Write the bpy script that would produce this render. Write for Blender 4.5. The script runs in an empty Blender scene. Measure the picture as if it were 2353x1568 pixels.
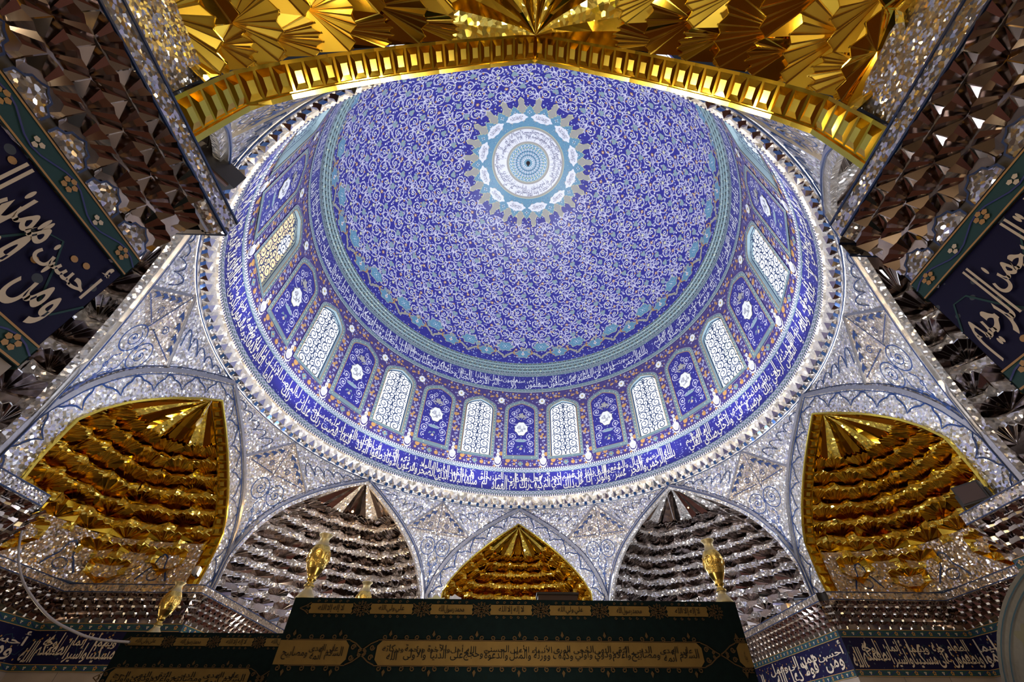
import bpy, math, random
import numpy as np
from math import sin, cos, pi, radians, sqrt, atan2
from mathutils import Vector, Matrix

random.seed(7)
SC = bpy.context.scene
COL = SC.collection
S = 6.0          # metres per unit; the dome's drum has radius 1 unit
EYE = 1.6        # eye height of the photographer

# ------------------------------------------------------------------ camera
F_PX, PIT, YAW = 960.9478, 0.7922, 0.0379
CX, CY = -0.0091, -1.1975
fw = Vector((cos(PIT) * sin(YAW), cos(PIT) * cos(YAW), sin(PIT)))
rt = Vector((cos(YAW), -sin(YAW), 0.0))
up = rt.cross(fw)
cam_d = bpy.data.cameras.new('camera')
cam = bpy.data.objects.new('camera', cam_d)
COL.objects.link(cam)
m = Matrix((rt, up, -fw)).transposed().to_4x4()
m.translation = Vector((CX * S, CY * S, EYE))
cam.matrix_world = m
cam_d.sensor_width = 36.0
cam_d.sensor_fit = 'HORIZONTAL'
cam_d.lens = F_PX * 36.0 / 2353.0
cam_d.shift_x = -48.92 / 2353.0
cam_d.shift_y = -10.59 / 2353.0
cam_d.clip_start = 0.02
cam_d.clip_end = 200
SC.camera = cam

# ------------------------------------------------------------------ world, exposure
wd = bpy.data.worlds.new('world')
SC.world = wd
wd.use_nodes = True
wd.node_tree.nodes['Background'].inputs[0].default_value = (0.55, 0.62, 0.8, 1)
wd.node_tree.nodes['Background'].inputs[1].default_value = 0.03
SC.view_settings.view_transform = 'Standard'
SC.view_settings.look = 'None'
SC.view_settings.gamma = 1.0
SC.view_settings.use_curve_mapping = False
SC.view_settings.exposure = 0.0
cy = SC.cycles
cy.max_bounces = 6
cy.diffuse_bounces = 2
cy.glossy_bounces = 5
cy.transmission_bounces = 2
cy.transparent_max_bounces = 4
cy.sample_clamp_indirect = 6.0
cy.caustics_refractive = False

# ------------------------------------------------------------------ lights
def area(name, loc, direction, size, power, color, spread=None):
    d = bpy.data.lights.new(name, 'AREA')
    d.shape = 'DISK'
    d.size = size
    d.energy = power
    d.color = color
    if spread: d.spread = spread
    o = bpy.data.objects.new(name, d)
    COL.objects.link(o)
    o.location = (loc[0] * S, loc[1] * S, loc[2] * S + EYE)
    o.rotation_euler = Vector(direction).to_track_quat('-Z', 'Y').to_euler()
    return o

def point(name, loc, r, power, color):
    d = bpy.data.lights.new(name, 'POINT')
    d.shadow_soft_size = r
    d.energy = power
    d.color = color
    o = bpy.data.objects.new(name, d)
    COL.objects.link(o)
    o.location = (loc[0] * S, loc[1] * S, loc[2] * S + EYE)
    return o

def sph(r, az, z):
    a = radians(az)
    return (r * sin(a), r * cos(a), z)

# floodlights standing on the cornice under the dome, shining up into it
for k in range(12):
    az = 15 + 30 * k
    p = sph(0.86, az, 1.0)
    area('cornice_floodlight', p, (-p[0] * 0.35, -p[1] * 0.35, 1.0), 0.7, 56, (0.86, 0.9, 1.0))
# floodlights on the lower ledge
for az, col, pw in ((-22.5, (0.85, 0.9, 1.0), 160), (22.5, (0.8, 0.87, 1.0), 160), (-67.5, (1.0, 0.82, 0.62), 120), (67.5, (0.85, 0.9, 1.0), 160),
                    (-112.5, (0.75, 0.83, 1.0), 190), (112.5, (0.8, 0.87, 1.0), 160), (-157.5, (1.0, 0.85, 0.6), 80), (157.5, (1.0, 0.88, 0.7), 80)):
    p = sph(0.93, az, 0.42)
    area('ledge_floodlight', p, (-p[0] * 0.7, -p[1] * 0.7, 1.0), 0.35, pw, col)
# added fill points, unseen below the frame, to brighten the mirror work
for x, y, z, pw, col in ((0.75, -0.75, 0.12, 60, (1.0, 0.8, 0.55)), (-0.75, -0.75, 0.12, 60, (1.0, 0.85, 0.65)), (0.0, -0.62, -0.02, 55, (1.0, 0.9, 0.8)),
                         (0.6, 0.52, 0.10, 170, (0.88, 0.92, 1.0)), (-0.6, 0.52, 0.10, 170, (1.0, 0.86, 0.68)), (0.0, 0.55, 0.08, 130, (1.0, 0.93, 0.82)),
                         (0.2, -1.3, 0.0, 30, (1.0, 0.8, 0.5)), (-0.2, -1.3, 0.0, 30, (1.0, 0.8, 0.5)), (1.15, -0.1, 0.15, 25, (1.0, 0.8, 0.55)), (-1.15, -0.1, 0.15, 25, (1.0, 0.8, 0.55))):
    point('fill_point', (x, y, z), 0.07, pw, col)

# warm lamps tucked into two of the vaults
point('vault_lamp', (-0.735, 0.775, 0.80), 0.03, 22, (1.0, 0.62, 0.22))
point('vault_lamp', (-0.70, 0.86, 0.72), 0.03, 14, (1.0, 0.62, 0.22))
point('vault_lamp', (-0.25, -1.13, 0.66), 0.03, 22, (1.0, 0.85, 0.5))
point('vault_lamp', (0.28, -1.13, 0.64), 0.03, 18, (1.0, 0.85, 0.5))
point('vault_lamp', (-0.945, 0.20, 0.41), 0.03, 9, (1.0, 0.72, 0.4))
# ------------------------------------------------------------------ materials
MATS = {}
def _new(name):
    mt = bpy.data.materials.new(name)
    mt.use_nodes = True
    MATS[name] = mt
    nt = mt.node_tree
    return mt, nt, nt.nodes['Principled BSDF']

def ND(nt, t, **k):
    n = nt.nodes.new(t)
    for a, b in k.items(): setattr(n, a, b)
    return n

def math_n(nt, op, a, b=None, c=None):
    n = ND(nt, 'ShaderNodeMath', operation=op)
    for i, v in enumerate((a, b, c)):
        if v is None: continue
        if isinstance(v, (int, float)): n.inputs[i].default_value = v
        else: nt.links.new(v, n.inputs[i])
    return n.outputs[0]

def mixc(nt, fac, a, b):
    n = ND(nt, 'ShaderNodeMix', data_type='RGBA')
    for i, v in ((0, fac), (6, a), (7, b)):
        if isinstance(v, (int, float)): n.inputs[i].default_value = v
        elif isinstance(v, tuple): n.inputs[i].default_value = (v[0], v[1], v[2], 1)
        else: nt.links.new(v, n.inputs[i])
    return n.outputs[2]

def plain(name, col, rough=0.5, metal=0.0, noise=0.0, nscale=8.0, bump=0.0):
    mt, nt, b = _new(name)
    b.inputs['Roughness'].default_value = rough
    b.inputs['Metallic'].default_value = metal
    b.inputs['Base Color'].default_value = (*col, 1)
    if noise or bump:
        tc = ND(nt, 'ShaderNodeTexCoord')
        nz = ND(nt, 'ShaderNodeTexNoise')
        nz.inputs['Scale'].default_value = nscale
        nz.inputs['Detail'].default_value = 5
        nt.links.new(tc.outputs['Object'], nz.inputs['Vector'])
        if noise:
            f = math_n(nt, 'MULTIPLY_ADD', nz.outputs[0], 2 * noise, 1 - noise)
            vm = ND(nt, 'ShaderNodeVectorMath', operation='SCALE')
            vm.inputs[0].default_value = col
            nt.links.new(f, vm.inputs['Scale'])
            nt.links.new(vm.outputs[0], b.inputs['Base Color'])
        if bump:
            bp = ND(nt, 'ShaderNodeBump')
            bp.inputs['Strength'].default_value = bump
            bp.inputs['Distance'].default_value = 0.01
            nt.links.new(nz.outputs[0], bp.inputs['Height'])
            nt.links.new(bp.outputs[0], b.inputs['Normal'])
    return mt

def glow(name, col, strength):
    mt, nt, b = _new(name)
    b.inputs['Base Color'].default_value = (*col, 1)
    b.inputs['Emission Color'].default_value = (*col, 1)
    b.inputs['Emission Strength'].default_value = strength
    return mt

def speckle(name, base, cols, scale, thr, rough=0.3):
    """glazed tile: ground colour strewn with small round blossoms of several colours"""
    mt, nt, b = _new(name)
    b.inputs['Roughness'].default_value = rough
    tc = ND(nt, 'ShaderNodeTexCoord')
    cur = None
    out = base
    for i, (c, sc_, th) in enumerate(cols):
        vo = ND(nt, 'ShaderNodeTexVoronoi')
        vo.inputs['Scale'].default_value = sc_
        vo.inputs['Randomness'].default_value = 0.75
        mp = ND(nt, 'ShaderNodeMapping')
        mp.inputs['Location'].default_value = (i * 3.7, i * 1.9, i * 0.7)
        nt.links.new(tc.outputs['Object'], mp.inputs['Vector'])
        nt.links.new(mp.outputs[0], vo.inputs['Vector'])
        sp = ND(nt, 'ShaderNodeSeparateColor')
        nt.links.new(vo.outputs['Color'], sp.inputs[0])
        t = math_n(nt, 'MULTIPLY_ADD', sp.outputs[0], th * 0.6, th * 0.7)
        m1 = math_n(nt, 'LESS_THAN', vo.outputs['Distance'], t)
        out = mixc(nt, m1, out, c)
    nt.links.new(out, b.inputs['Base Color'])
    return mt

def mosaic(name, col, scale, tilt, rough=0.12, tint=0.25, metal=0.82, dark=0.0):
    """mirror mosaic: cells of mirror glass, each tilted its own way, set in plaster joints"""
    mt, nt, b = _new(name)
    b.inputs['Metallic'].default_value = metal
    b.inputs['Roughness'].default_value = rough
    tc = ND(nt, 'ShaderNodeTexCoord')
    vo = ND(nt, 'ShaderNodeTexVoronoi')
    vo.inputs['Scale'].default_value = scale
    vo.inputs['Randomness'].default_value = 0.9
    nt.links.new(tc.outputs['Object'], vo.inputs['Vector'])
    sub = ND(nt, 'ShaderNodeVectorMath', operation='SUBTRACT')
    nt.links.new(vo.outputs['Color'], sub.inputs[0])
    sub.inputs[1].default_value = (0.5, 0.5, 0.5)
    scl = ND(nt, 'ShaderNodeVectorMath', operation='SCALE')
    nt.links.new(sub.outputs[0], scl.inputs[0])
    scl.inputs['Scale'].default_value = tilt
    ge = ND(nt, 'ShaderNodeNewGeometry')
    add = ND(nt, 'ShaderNodeVectorMath', operation='ADD')
    nt.links.new(ge.outputs['Normal'], add.inputs[0])
    nt.links.new(scl.outputs[0], add.inputs[1])
    nrm = ND(nt, 'ShaderNodeVectorMath', operation='NORMALIZE')
    nt.links.new(add.outputs[0], nrm.inputs[0])
    nt.links.new(nrm.outputs[0], b.inputs['Normal'])
    # cell brightness and tint vary
    hs = ND(nt, 'ShaderNodeHueSaturation')
    hs.inputs['Color'].default_value = (*col, 1)
    sp = ND(nt, 'ShaderNodeSeparateColor')
    nt.links.new(vo.outputs['Color'], sp.inputs[0])
    v = math_n(nt, 'MULTIPLY_ADD', sp.outputs[2], tint * 2, 1 - tint - dark)
    nt.links.new(v, hs.inputs['Value'])
    nt.links.new(hs.outputs[0], b.inputs['Base Color'])
    return mt

speckle('tile_dome', (0.030, 0.028, 0.26), [((0.42, 0.50, 0.72), 9.0, 0.24), ((0.05, 0.05, 0.36), 9.0, 0.08), ((0.62, 0.50, 0.24), 5.0, 0.17)], 9, .2)
speckle('tile_ground', (0.030, 0.028, 0.22), [((0.42, 0.46, 0.75), 13.0, 0.22), ((0.30, 0.36, 0.48), 8.0, 0.12)], 9, .2)
speckle('tile_drum', (0.060, 0.042, 0.17), [((0.34, 0.36, 0.55), 10.0, 0.26), ((0.50, 0.27, 0.09), 4.2, 0.26), ((0.28, 0.15, 0.10), 7.0, 0.16)], 9, .2)
speckle('tile_night', (0.006, 0.005, 0.030), [((0.05, 0.06, 0.08), 9.0, 0.14)], 9, .2, 0.5)
speckle('tile_teal_flowered', (0.13, 0.30, 0.42), [((0.08, 0.16, 0.33), 14.0, 0.2), ((0.40, 0.50, 0.50), 10.0, 0.14)], 9, .2)
speckle('tile_border', (0.17, 0.25, 0.27), [((0.42, 0.48, 0.36), 9.0, 0.2)], 9, .2)
plain('tile_lilac', (0.54, 0.53, 0.68), 0.3)
plain('tile_white', (0.80, 0.82, 0.86), 0.3)
plain('tile_cream', (0.78, 0.74, 0.62), 0.35)
plain('tile_sage', (0.24, 0.34, 0.38), 0.35)
plain('tile_teal', (0.11, 0.30, 0.42), 0.3)
plain('tile_beige', (0.36, 0.35, 0.31), 0.4)
plain('tile_lemon', (0.62, 0.62, 0.34), 0.35)
plain('tile_ochre', (0.50, 0.27, 0.08), 0.35)
plain('tile_navy', (0.012, 0.016, 0.13), 0.3)
plain('tile_black', (0.012, 0.012, 0.03), 0.3)
plain('tile_dark_green', (0.02, 0.055, 0.06), 0.4)
plain('tile_gold_line', (0.34, 0.18, 0.045), 0.4)
plain('tile_bone', (0.50, 0.42, 0.32), 0.4)
plain('line_blue', (0.006, 0.024, 0.095), 0.3)
plain('glass_blue', (0.03, 0.08, 0.22), 0.1, 0.6)
plain('mirror_silver', (0.72, 0.68, 0.68), 0.06, 1.0)
plain('mirror_pale', (0.86, 0.84, 0.80), 0.16, 1.0)
plain('mirror_shaded', (0.50, 0.42, 0.38), 0.09, 1.0)  # silver mirror with the dark floor's reflection put into its colour
plain('mirror_gold', (0.78, 0.47, 0.035), 0.08, 1.0)
plain('gold_satin', (0.95, 0.66, 0.08), 0.32, 1.0)
plain('mirror_gold_bright', (0.92, 0.68, 0.10), 0.16, 1.0)
mosaic('cornice_cream', (0.72, 0.66, 0.57), 12.0, 0.5, 0.25, 0.25, 0.75)
mosaic('mosaic_silver', (0.86, 0.82, 0.78), 30.0, 1.0, 0.13, 0.3)
mosaic('mosaic_bright', (0.95, 0.92, 0.89), 26.0, 1.0, 0.14, 0.2)
mosaic('mosaic_facet', (0.90, 0.87, 0.86), 27.0, 0.95, 0.14, 0.3, 0.8)
mosaic('mosaic_fine', (0.62, 0.58, 0.56), 60.0, 1.0, 0.13, 0.3)
mosaic('mosaic_gold', (0.95, 0.72, 0.14), 22.0, 0.9, 0.13, 0.3)
mosaic('mosaic_warm', (0.72, 0.62, 0.52), 34.0, 1.0, 0.14, 0.3)
plain('moulding_silver', (0.50, 0.48, 0.47), 0.25, 0.9, 0.25, 30.0)
plain('plaster_dark', (0.10, 0.09, 0.085), 0.7)  # dark plaster for the joints and the wall behind the frieze
plain('marble', (0.26, 0.21, 0.17), 0.35, 0.0, 0.3, 3.0)
plain('floor_carpet', (0.10, 0.035, 0.025), 0.9, 0.0, 0.4, 2.0)
plain('cloth_green', (0.0018, 0.006, 0.0055), 0.95, 0.0, 0.5, 14.0, 0.3)
plain('cloth_gold', (0.13, 0.078, 0.020), 0.8, 0.0, 0.25, 10.0, 0.2)
plain('cloth_thread', (0.062, 0.036, 0.013), 0.8)
plain('cloth_ink', (0.008, 0.008, 0.006), 0.9)
plain('brass', (0.55, 0.36, 0.08), 0.28, 1.0, 0.15, 12.0, 0.25)
plain('brass_chased', (0.70, 0.48, 0.12), 0.25, 1.0, 0.3, 16.0, 0.9)
plain('brass_satin', (0.50, 0.40, 0.20), 0.5, 0.8)
plain('black_metal', (0.008, 0.006, 0.006), 0.4)
plain('cord_white', (0.30, 0.28, 0.29), 0.5)
plain('wood_dark', (0.035, 0.012, 0.008), 0.5)
plain('lattice_blue', (0.03, 0.05, 0.12), 0.45)
plain('olive_gold', (0.10, 0.075, 0.012), 0.5, 0.2)
plain('mosaic_stone', (0.12, 0.095, 0.050), 0.6, 0.0, 0.3, 30.0)
for nm_ in ('cloth_green', 'cloth_gold', 'cloth_thread', 'cloth_ink', 'tile_night', 'tile_dark_green'):
    MATS[nm_].node_tree.nodes['Principled BSDF'].inputs['Specular IOR Level'].default_value = 0.12
glow('glow_window', (0.93, 0.97, 1.0), 1.25)
glow('glow_window_green', (0.88, 0.98, 0.86), 1.1)
glow('glow_window_amber', (1.0, 0.72, 0.40), 0.8)
glow('glow_cove', (0.9, 0.93, 1.0), 3.0)
glow('glow_lamp', (1.0, 0.9, 0.75), 14.0)
glow('glow_amber', (1.0, 0.62, 0.2), 14.0)

def beads(name, n, a, b_, duty=0.5):
    mt, nt, b = _new(name)
    b.inputs['Roughness'].default_value = 0.3
    tc = ND(nt, 'ShaderNodeTexCoord')
    sx = ND(nt, 'ShaderNodeSeparateXYZ')
    nt.links.new(tc.outputs['Object'], sx.inputs[0])
    an = math_n(nt, 'ARCTAN2', sx.outputs[0], sx.outputs[1])
    fr = math_n(nt, 'FRACT', math_n(nt, 'MULTIPLY', an, n / (2 * pi)))
    f = math_n(nt, 'GREATER_THAN', fr, duty)
    nt.links.new(mixc(nt, f, a, b_), b.inputs['Base Color'])
    return mt
beads('bead_black_white', 540, (0.74, 0.72, 0.66), (0.03, 0.03, 0.12), 0.55)
beads('bead_fine', 720, (0.62, 0.66, 0.70), (0.05, 0.10, 0.16), 0.55)

# ------------------------------------------------------------------ mesh builder
def W(p):
    return (p[0] * S, p[1] * S, p[2] * S + EYE)

class MB:
    def __init__(self, *mats):
        self.mats = list(mats)
        self.v = []; self.f = []; self.m = []
    def mi(self, name):
        if name not in self.mats: self.mats.append(name)
        return self.mats.index(name)
    def face(self, pts, mat=None):
        i = len(self.v)
        self.v.extend(pts)
        self.f.append(tuple(range(i, i + len(pts))))
        self.m.append(0 if mat is None else self.mi(mat))
    def grid(self, rows, mat=None, close=False):
        n = len(rows[0]); i = len(self.v)
        for r in rows: self.v.extend(r)
        mm = 0 if mat is None else self.mi(mat)
        for a in range(len(rows) - 1):
            for b in range(n - 1 + (1 if close else 0)):
                b2 = (b + 1) % n
                self.f.append((i + a * n + b, i + a * n + b2, i + (a + 1) * n + b2, i + (a + 1) * n + b))
                self.m.append(mm)
    def raw(self, verts, faces, mat=None):
        i = len(self.v)
        self.v.extend(verts)
        mm = 0 if mat is None else self.mi(mat)
        for f in faces:
            self.f.append(tuple(i + k for k in f)); self.m.append(mm)
    def box(self, a, b, mat=None):
        x0, y0, z0 = a; x1, y1, z1 = b
        vs = [(x0,y0,z0),(x1,y0,z0),(x1,y1,z0),(x0,y1,z0),(x0,y0,z1),(x1,y0,z1),(x1,y1,z1),(x0,y1,z1)]
        self.raw(vs, [(0,3,2,1),(4,5,6,7),(0,1,5,4),(1,2,6,5),(2,3,7,6),(3,0,4,7)], mat)
    def bar(self, pts, r, mat=None, n=4, closed=False, up_=None):
        """thin bar of square (n=4) or round section through 3-D points"""
        P = [Vector(p) for p in pts]
        rows = []
        N = len(P)
        for k in range(N):
            a = P[(k - 1) % N] if (closed or k > 0) else P[k]
            b = P[(k + 1) % N] if (closed or k < N - 1) else P[k]
            t = (b - a)
            if t.length < 1e-9: t = Vector((0, 0, 1))
            t.normalize()
            ref = Vector(up_) if up_ else (Vector((0, 0, 1)) if abs(t.z) < 0.9 else Vector((1, 0, 0)))
            e1 = t.cross(ref).normalized(); e2 = t.cross(e1)
            rows.append([tuple(P[k] + r * (cos(2*pi*(j+.5)/n) * e1 + sin(2*pi*(j+.5)/n) * e2)) for j in range(n)])
        if closed: rows.append(rows[0])
        self.grid(rows, mat, close=True)
    def mesh(self, name, off=(0, 0, 0), world=True, smooth=False):
        me = bpy.data.meshes.new(name)
        if world: vv = [(x * S - off[0], y * S - off[1], z * S + EYE - off[2]) for x, y, z in self.v]
        else: vv = [(x * S, y * S, z * S) for x, y, z in self.v]
        me.from_pydata(vv, [], self.f)
        for nme in self.mats: me.materials.append(MATS[nme])
        me.polygons.foreach_set('material_index', self.m)
        if smooth: me.polygons.foreach_set('use_smooth', [True] * len(self.f))
        me.update()
        return me

def link(name, me, parent=None, loc=(0, 0, 0), rot=None, label=None, cat=None, group=None, kind=None):
    o = bpy.data.objects.new(name, me)
    COL.objects.link(o)
    if parent is not None: o.parent = parent
    o.location = loc
    if rot is not None: o.rotation_euler = rot
    if label: o['label'] = label
    if cat: o['category'] = cat
    if group: o['group'] = group
    if kind: o['kind'] = kind
    return o

def thing(name, loc, label=None, cat=None, group=None, kind=None, rotz=0.0):
    return link(name, None, None, W(loc), (0, 0, rotz), label, cat, group, kind)

def part(name, mb, parent, label=None, kind=None, smooth=False):
    """part whose mesh was written in room coordinates under an unrotated thing"""
    off = Vector((0, 0, 0)); p = parent
    while p is not None:
        off += p.location; p = p.parent
    return link(name, mb.mesh(name, tuple(off), True, smooth), parent, label=label, kind=kind)

# ------------------------------------------------------------------ frames: flat drawing -> curved surface
def F_cyl(R=1.0, az0=0.0):
    def f(u, v, h=0.0):
        a = az0 + u
        return ((R - h) * sin(a), (R - h) * cos(a), v)
    return f
DZ = 1.94; DRX = 1.012; DRZ = 1.016
def dome_pt(az, phi, h=0.0):
    return ((DRX - h) * sin(phi) * sin(az), (DRX - h) * sin(phi) * cos(az), DZ + (DRZ - h) * cos(phi))
def F_dome(az0, phi0, rot=0.0):
    c, s = cos(rot), sin(rot); k = max(sin(phi0), 0.02)
    def f(x, y, h=0.0):
        X = x * c - y * s; Y = x * s + y * c
        return dome_pt(az0 + X / k, phi0 + Y, h)
    return f
def F_plane(O, eu, ev, n):
    O = Vector(O); eu = Vector(eu).normalized(); ev = Vector(ev).normalized(); n = Vector(n).normalized()
    def f(u, v, h=0.0):
        return tuple(O + u * eu + v * ev + h * n)
    return f
def F_sub(F, u0, v0, sx=1.0, sy=1.0, rot=0.0):
    c, s = cos(rot), sin(rot)
    def f(u, v, h=0.0):
        u *= sx; v *= sy
        return F(u0 + u * c - v * s, v0 + u * s + v * c, h)
    return f

H1, H2, H3, H4 = 0.0011, 0.0020, 0.0029, 0.0038
def stroke(mb, F, pts, w, h, mat, closed=False, taper=False):
    n = len(pts); L = []; R = []
    for k in range(n):
        if closed: a = pts[k - 1]; b = pts[(k + 1) % n]
        else: a = pts[max(k - 1, 0)]; b = pts[min(k + 1, n - 1)]
        dx, dy = b[0] - a[0], b[1] - a[1]
        d = sqrt(dx * dx + dy * dy) or 1e-9
        ww = w * 0.5
        if taper: ww *= max(0.25, 1 - abs(2 * k / (n - 1) - 1) ** 2 * 0.8)
        nx, ny = -dy / d * ww, dx / d * ww
        L.append(F(pts[k][0] + nx, pts[k][1] + ny, h)); R.append(F(pts[k][0] - nx, pts[k][1] - ny, h))
    if closed: L.append(L[0]); R.append(R[0])
    mb.grid([L, R], mat)
def disc(mb, F, c, r, h, mat, n=8, ry=None, rot=0.0):
    ry = ry or r
    mb.face([F(c[0] + r * cos(2*pi*k/n) * cos(rot) - ry * sin(2*pi*k/n) * sin(rot), c[1] + r * cos(2*pi*k/n) * sin(rot) + ry * sin(2*pi*k/n) * cos(rot), h) for k in range(n)], mat)
def poly(mb, F, pts, h, mat):
    mb.face([F(x, y, h) for x, y in pts], mat)
def fanpoly(mb, F, c, pts, h, mat):
    n = len(pts)
    i = len(mb.v)
    mb.v.append(F(c[0], c[1], h))
    mb.v.extend(F(x, y, h) for x, y in pts)
    mm = mb.mi(mat)
    for k in range(n):
        mb.f.append((i, i + 1 + k, i + 1 + (k + 1) % n)); mb.m.append(mm)
def star(mb, F, c, r, h, mat, lobes=8, depth=0.15, n=None, pointy=0.0):
    n = n or lobes * 4
    pts = []
    for k in range(n):
        a = 2 * pi * k / n + pi / 2
        rr = r * (1 - depth * (0.5 + 0.5 * cos(lobes * a + (pi if pointy == 0 else 0))))
        sy = 1 + pointy * abs(sin(a)) ** 6
        pts.append((c[0] + rr * cos(a), c[1] + rr * sin(a) * sy))
    fanpoly(mb, F, c, pts, h, mat)
def spiral(cx_, cy_, r, turns, a0, sgn=1, n=None, r1=0.12):
    n = n or int(10 * turns) + 4
    return [(cx_ + r * (1 - (1 - r1) * k / (n - 1)) * cos(a0 + sgn * 2 * pi * turns * k / (n - 1)),
             cy_ + r * (1 - (1 - r1) * k / (n - 1)) * sin(a0 + sgn * 2 * pi * turns * k / (n - 1))) for k in range(n)]
def interp(tab, x):
    if x <= tab[0][0]: return tab[0][1]
    for (a, b), (c, d) in zip(tab, tab[1:]):
        if x <= c: return b + (d - b) * (x - a) / (c - a)
    return tab[-1][1]

# ------------------------------------------------------------------ Arabic lettering
_FORMS = {  # letter: (isolated form code, number of forms)
    'ا': (0xFE8D, 2), 'أ': (0xFE83, 2), 'إ': (0xFE87, 2), 'آ': (0xFE81, 2), 'ء': (0xFE80, 1), 'ؤ': (0xFE85, 2), 'ئ': (0xFE89, 4), 'ب': (0xFE8F, 4), 'ة': (0xFE93, 2),
    'ت': (0xFE95, 4), 'ث': (0xFE99, 4), 'ج': (0xFE9D, 4), 'ح': (0xFEA1, 4), 'خ': (0xFEA5, 4), 'د': (0xFEA9, 2), 'ذ': (0xFEAB, 2), 'ر': (0xFEAD, 2), 'ز': (0xFEAF, 2),
    'س': (0xFEB1, 4), 'ش': (0xFEB5, 4), 'ص': (0xFEB9, 4), 'ض': (0xFEBD, 4), 'ط': (0xFEC1, 4), 'ظ': (0xFEC5, 4), 'ع': (0xFEC9, 4), 'غ': (0xFECD, 4), 'ف': (0xFED1, 4),
    'ق': (0xFED5, 4), 'ك': (0xFED9, 4), 'ل': (0xFEDD, 4), 'م': (0xFEE1, 4), 'ن': (0xFEE5, 4), 'ه': (0xFEE9, 4), 'و': (0xFEED, 2), 'ى': (0xFEEF, 2), 'ي': (0xFEF1, 4)}
_LA = {'ا': 0xFEFB, 'أ': 0xFEF7, 'إ': 0xFEF9, 'آ': 0xFEF5}
def shape(word):
    """joined letter forms of one word, in drawing order (left to right)"""
    out = []; prev = False; k = 0
    while k < len(word):
        ch = word[k]
        if ch not in _FORMS: out.append(ch); prev = False; k += 1; continue
        if ch == 'ل' and k + 1 < len(word) and word[k + 1] in _LA:
            out.append(chr(_LA[word[k + 1]] + (1 if prev else 0))); prev = False; k += 2; continue
        base, n = _FORMS[ch]
        nxt = k + 1 < len(word) and word[k + 1] in _FORMS and word[k + 1] != 'ء'
        if n == 4:
            form = 3 if (prev and nxt) else 1 if prev else 2 if nxt else 0
            out.append(chr(base + form)); prev = nxt
        elif n == 2: out.append(chr(base + (1 if prev else 0))); prev = False
        else: out.append(chr(base)); prev = False
        k += 1
    return ''.join(reversed(out))
_GC = {}
def glyphs(s, bold=0.0):
    key = (s, bold)
    if key not in _GC:
        c = bpy.data.curves.new('lettering', 'FONT')
        c.body = s; c.resolution_u = 2; c.offset = bold
        o = bpy.data.objects.new('lettering', c); COL.objects.link(o)
        dg = bpy.context.evaluated_depsgraph_get()
        me = bpy.data.meshes.new_from_object(o.evaluated_get(dg))
        vs = [(v.co.x, v.co.y) for v in me.vertices]; fs = [tuple(p.vertices) for p in me.polygons]
        bpy.data.objects.remove(o); bpy.data.curves.remove(c); bpy.data.meshes.remove(me)
        x0 = min((v[0] for v in vs), default=0); x1 = max((v[0] for v in vs), default=0.1)
        _GC[key] = ([(x - x0, y) for x, y in vs], fs, x1 - x0)
    return _GC[key]
def lay(mb, F, items, h, mat):
    for vs, fs in items:
        mb.raw([F(x, y, h) for x, y in vs], fs, mat)
def line(mb, F, text, u0, u1, v0, v1, h, mat, bold=0.015, tall=1.0, fit=True):
    """one line of lettering in the box, right to left"""
    words = text.split(); gw = [glyphs(shape(w_), bold) for w_ in words]
    gap = 0.16
    tot = sum(g[2] for g in gw) + gap * (len(gw) - 1)
    allv = [y for g in gw for _, y in g[0]]
    f_y = lambda y: y if y < 0.32 else 0.32 + (y - 0.32) * tall
    lo = f_y(min(allv)); hi = f_y(max(allv))
    sx = (u1 - u0) / tot; sy = (v1 - v0) / (hi - lo)
    if not fit: sx = min(sx, sy)
    x = u1 if fit else (u0 + u1) / 2 + tot * sx / 2
    for g in gw:
        x -= g[2] * sx
        mb.raw([F(x + a * sx, v0 + (f_y(b) - lo) * sy, h) for a, b in g[0]], g[1], mat)
        x -= gap * sx
def stacked(mb, F, text, u0, u1, v0, v1, h, mat, bold=0.02, tall=2.5):
    """monumental script: words set in two interleaved tiers with long uprights"""
    words = text.split(); gw = [glyphs(shape(w_), bold) for w_ in words]
    pairs = [gw[k:k + 2] for k in range(0, len(gw), 2)]
    wid = [max(g[2] for g in p) + 0.10 for p in pairs]
    sx = (u1 - u0) / sum(wid); H = v1 - v0
    f_y = lambda y: y if y < 0.32 else 0.32 + (y - 0.32) * tall
    x = u1
    for p, w_ in zip(pairs, wid):
        x -= w_ * sx
        for t, g in enumerate(p):
            ys = [f_y(b) for _, b in g[0]] or [0, 1]
            lo, hi = min(ys), max(ys)
            base = v0 + (0.0 if t == 0 else 0.44) * H
            sy = min(((0.96 if t == 0 else 0.55) * H) / (hi - lo), H * (0.60 if t == 0 else 0.46))
            dx = (w_ - 0.1 - g[2]) * sx * (0.5 if t == 0 else 0.2) + 0.04 * sx
            mb.raw([F(x + dx + a * sx, base + (f_y(b) - lo) * sy, h + 0.0004 * t) for a, b in g[0]], g[1], mat)

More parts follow.
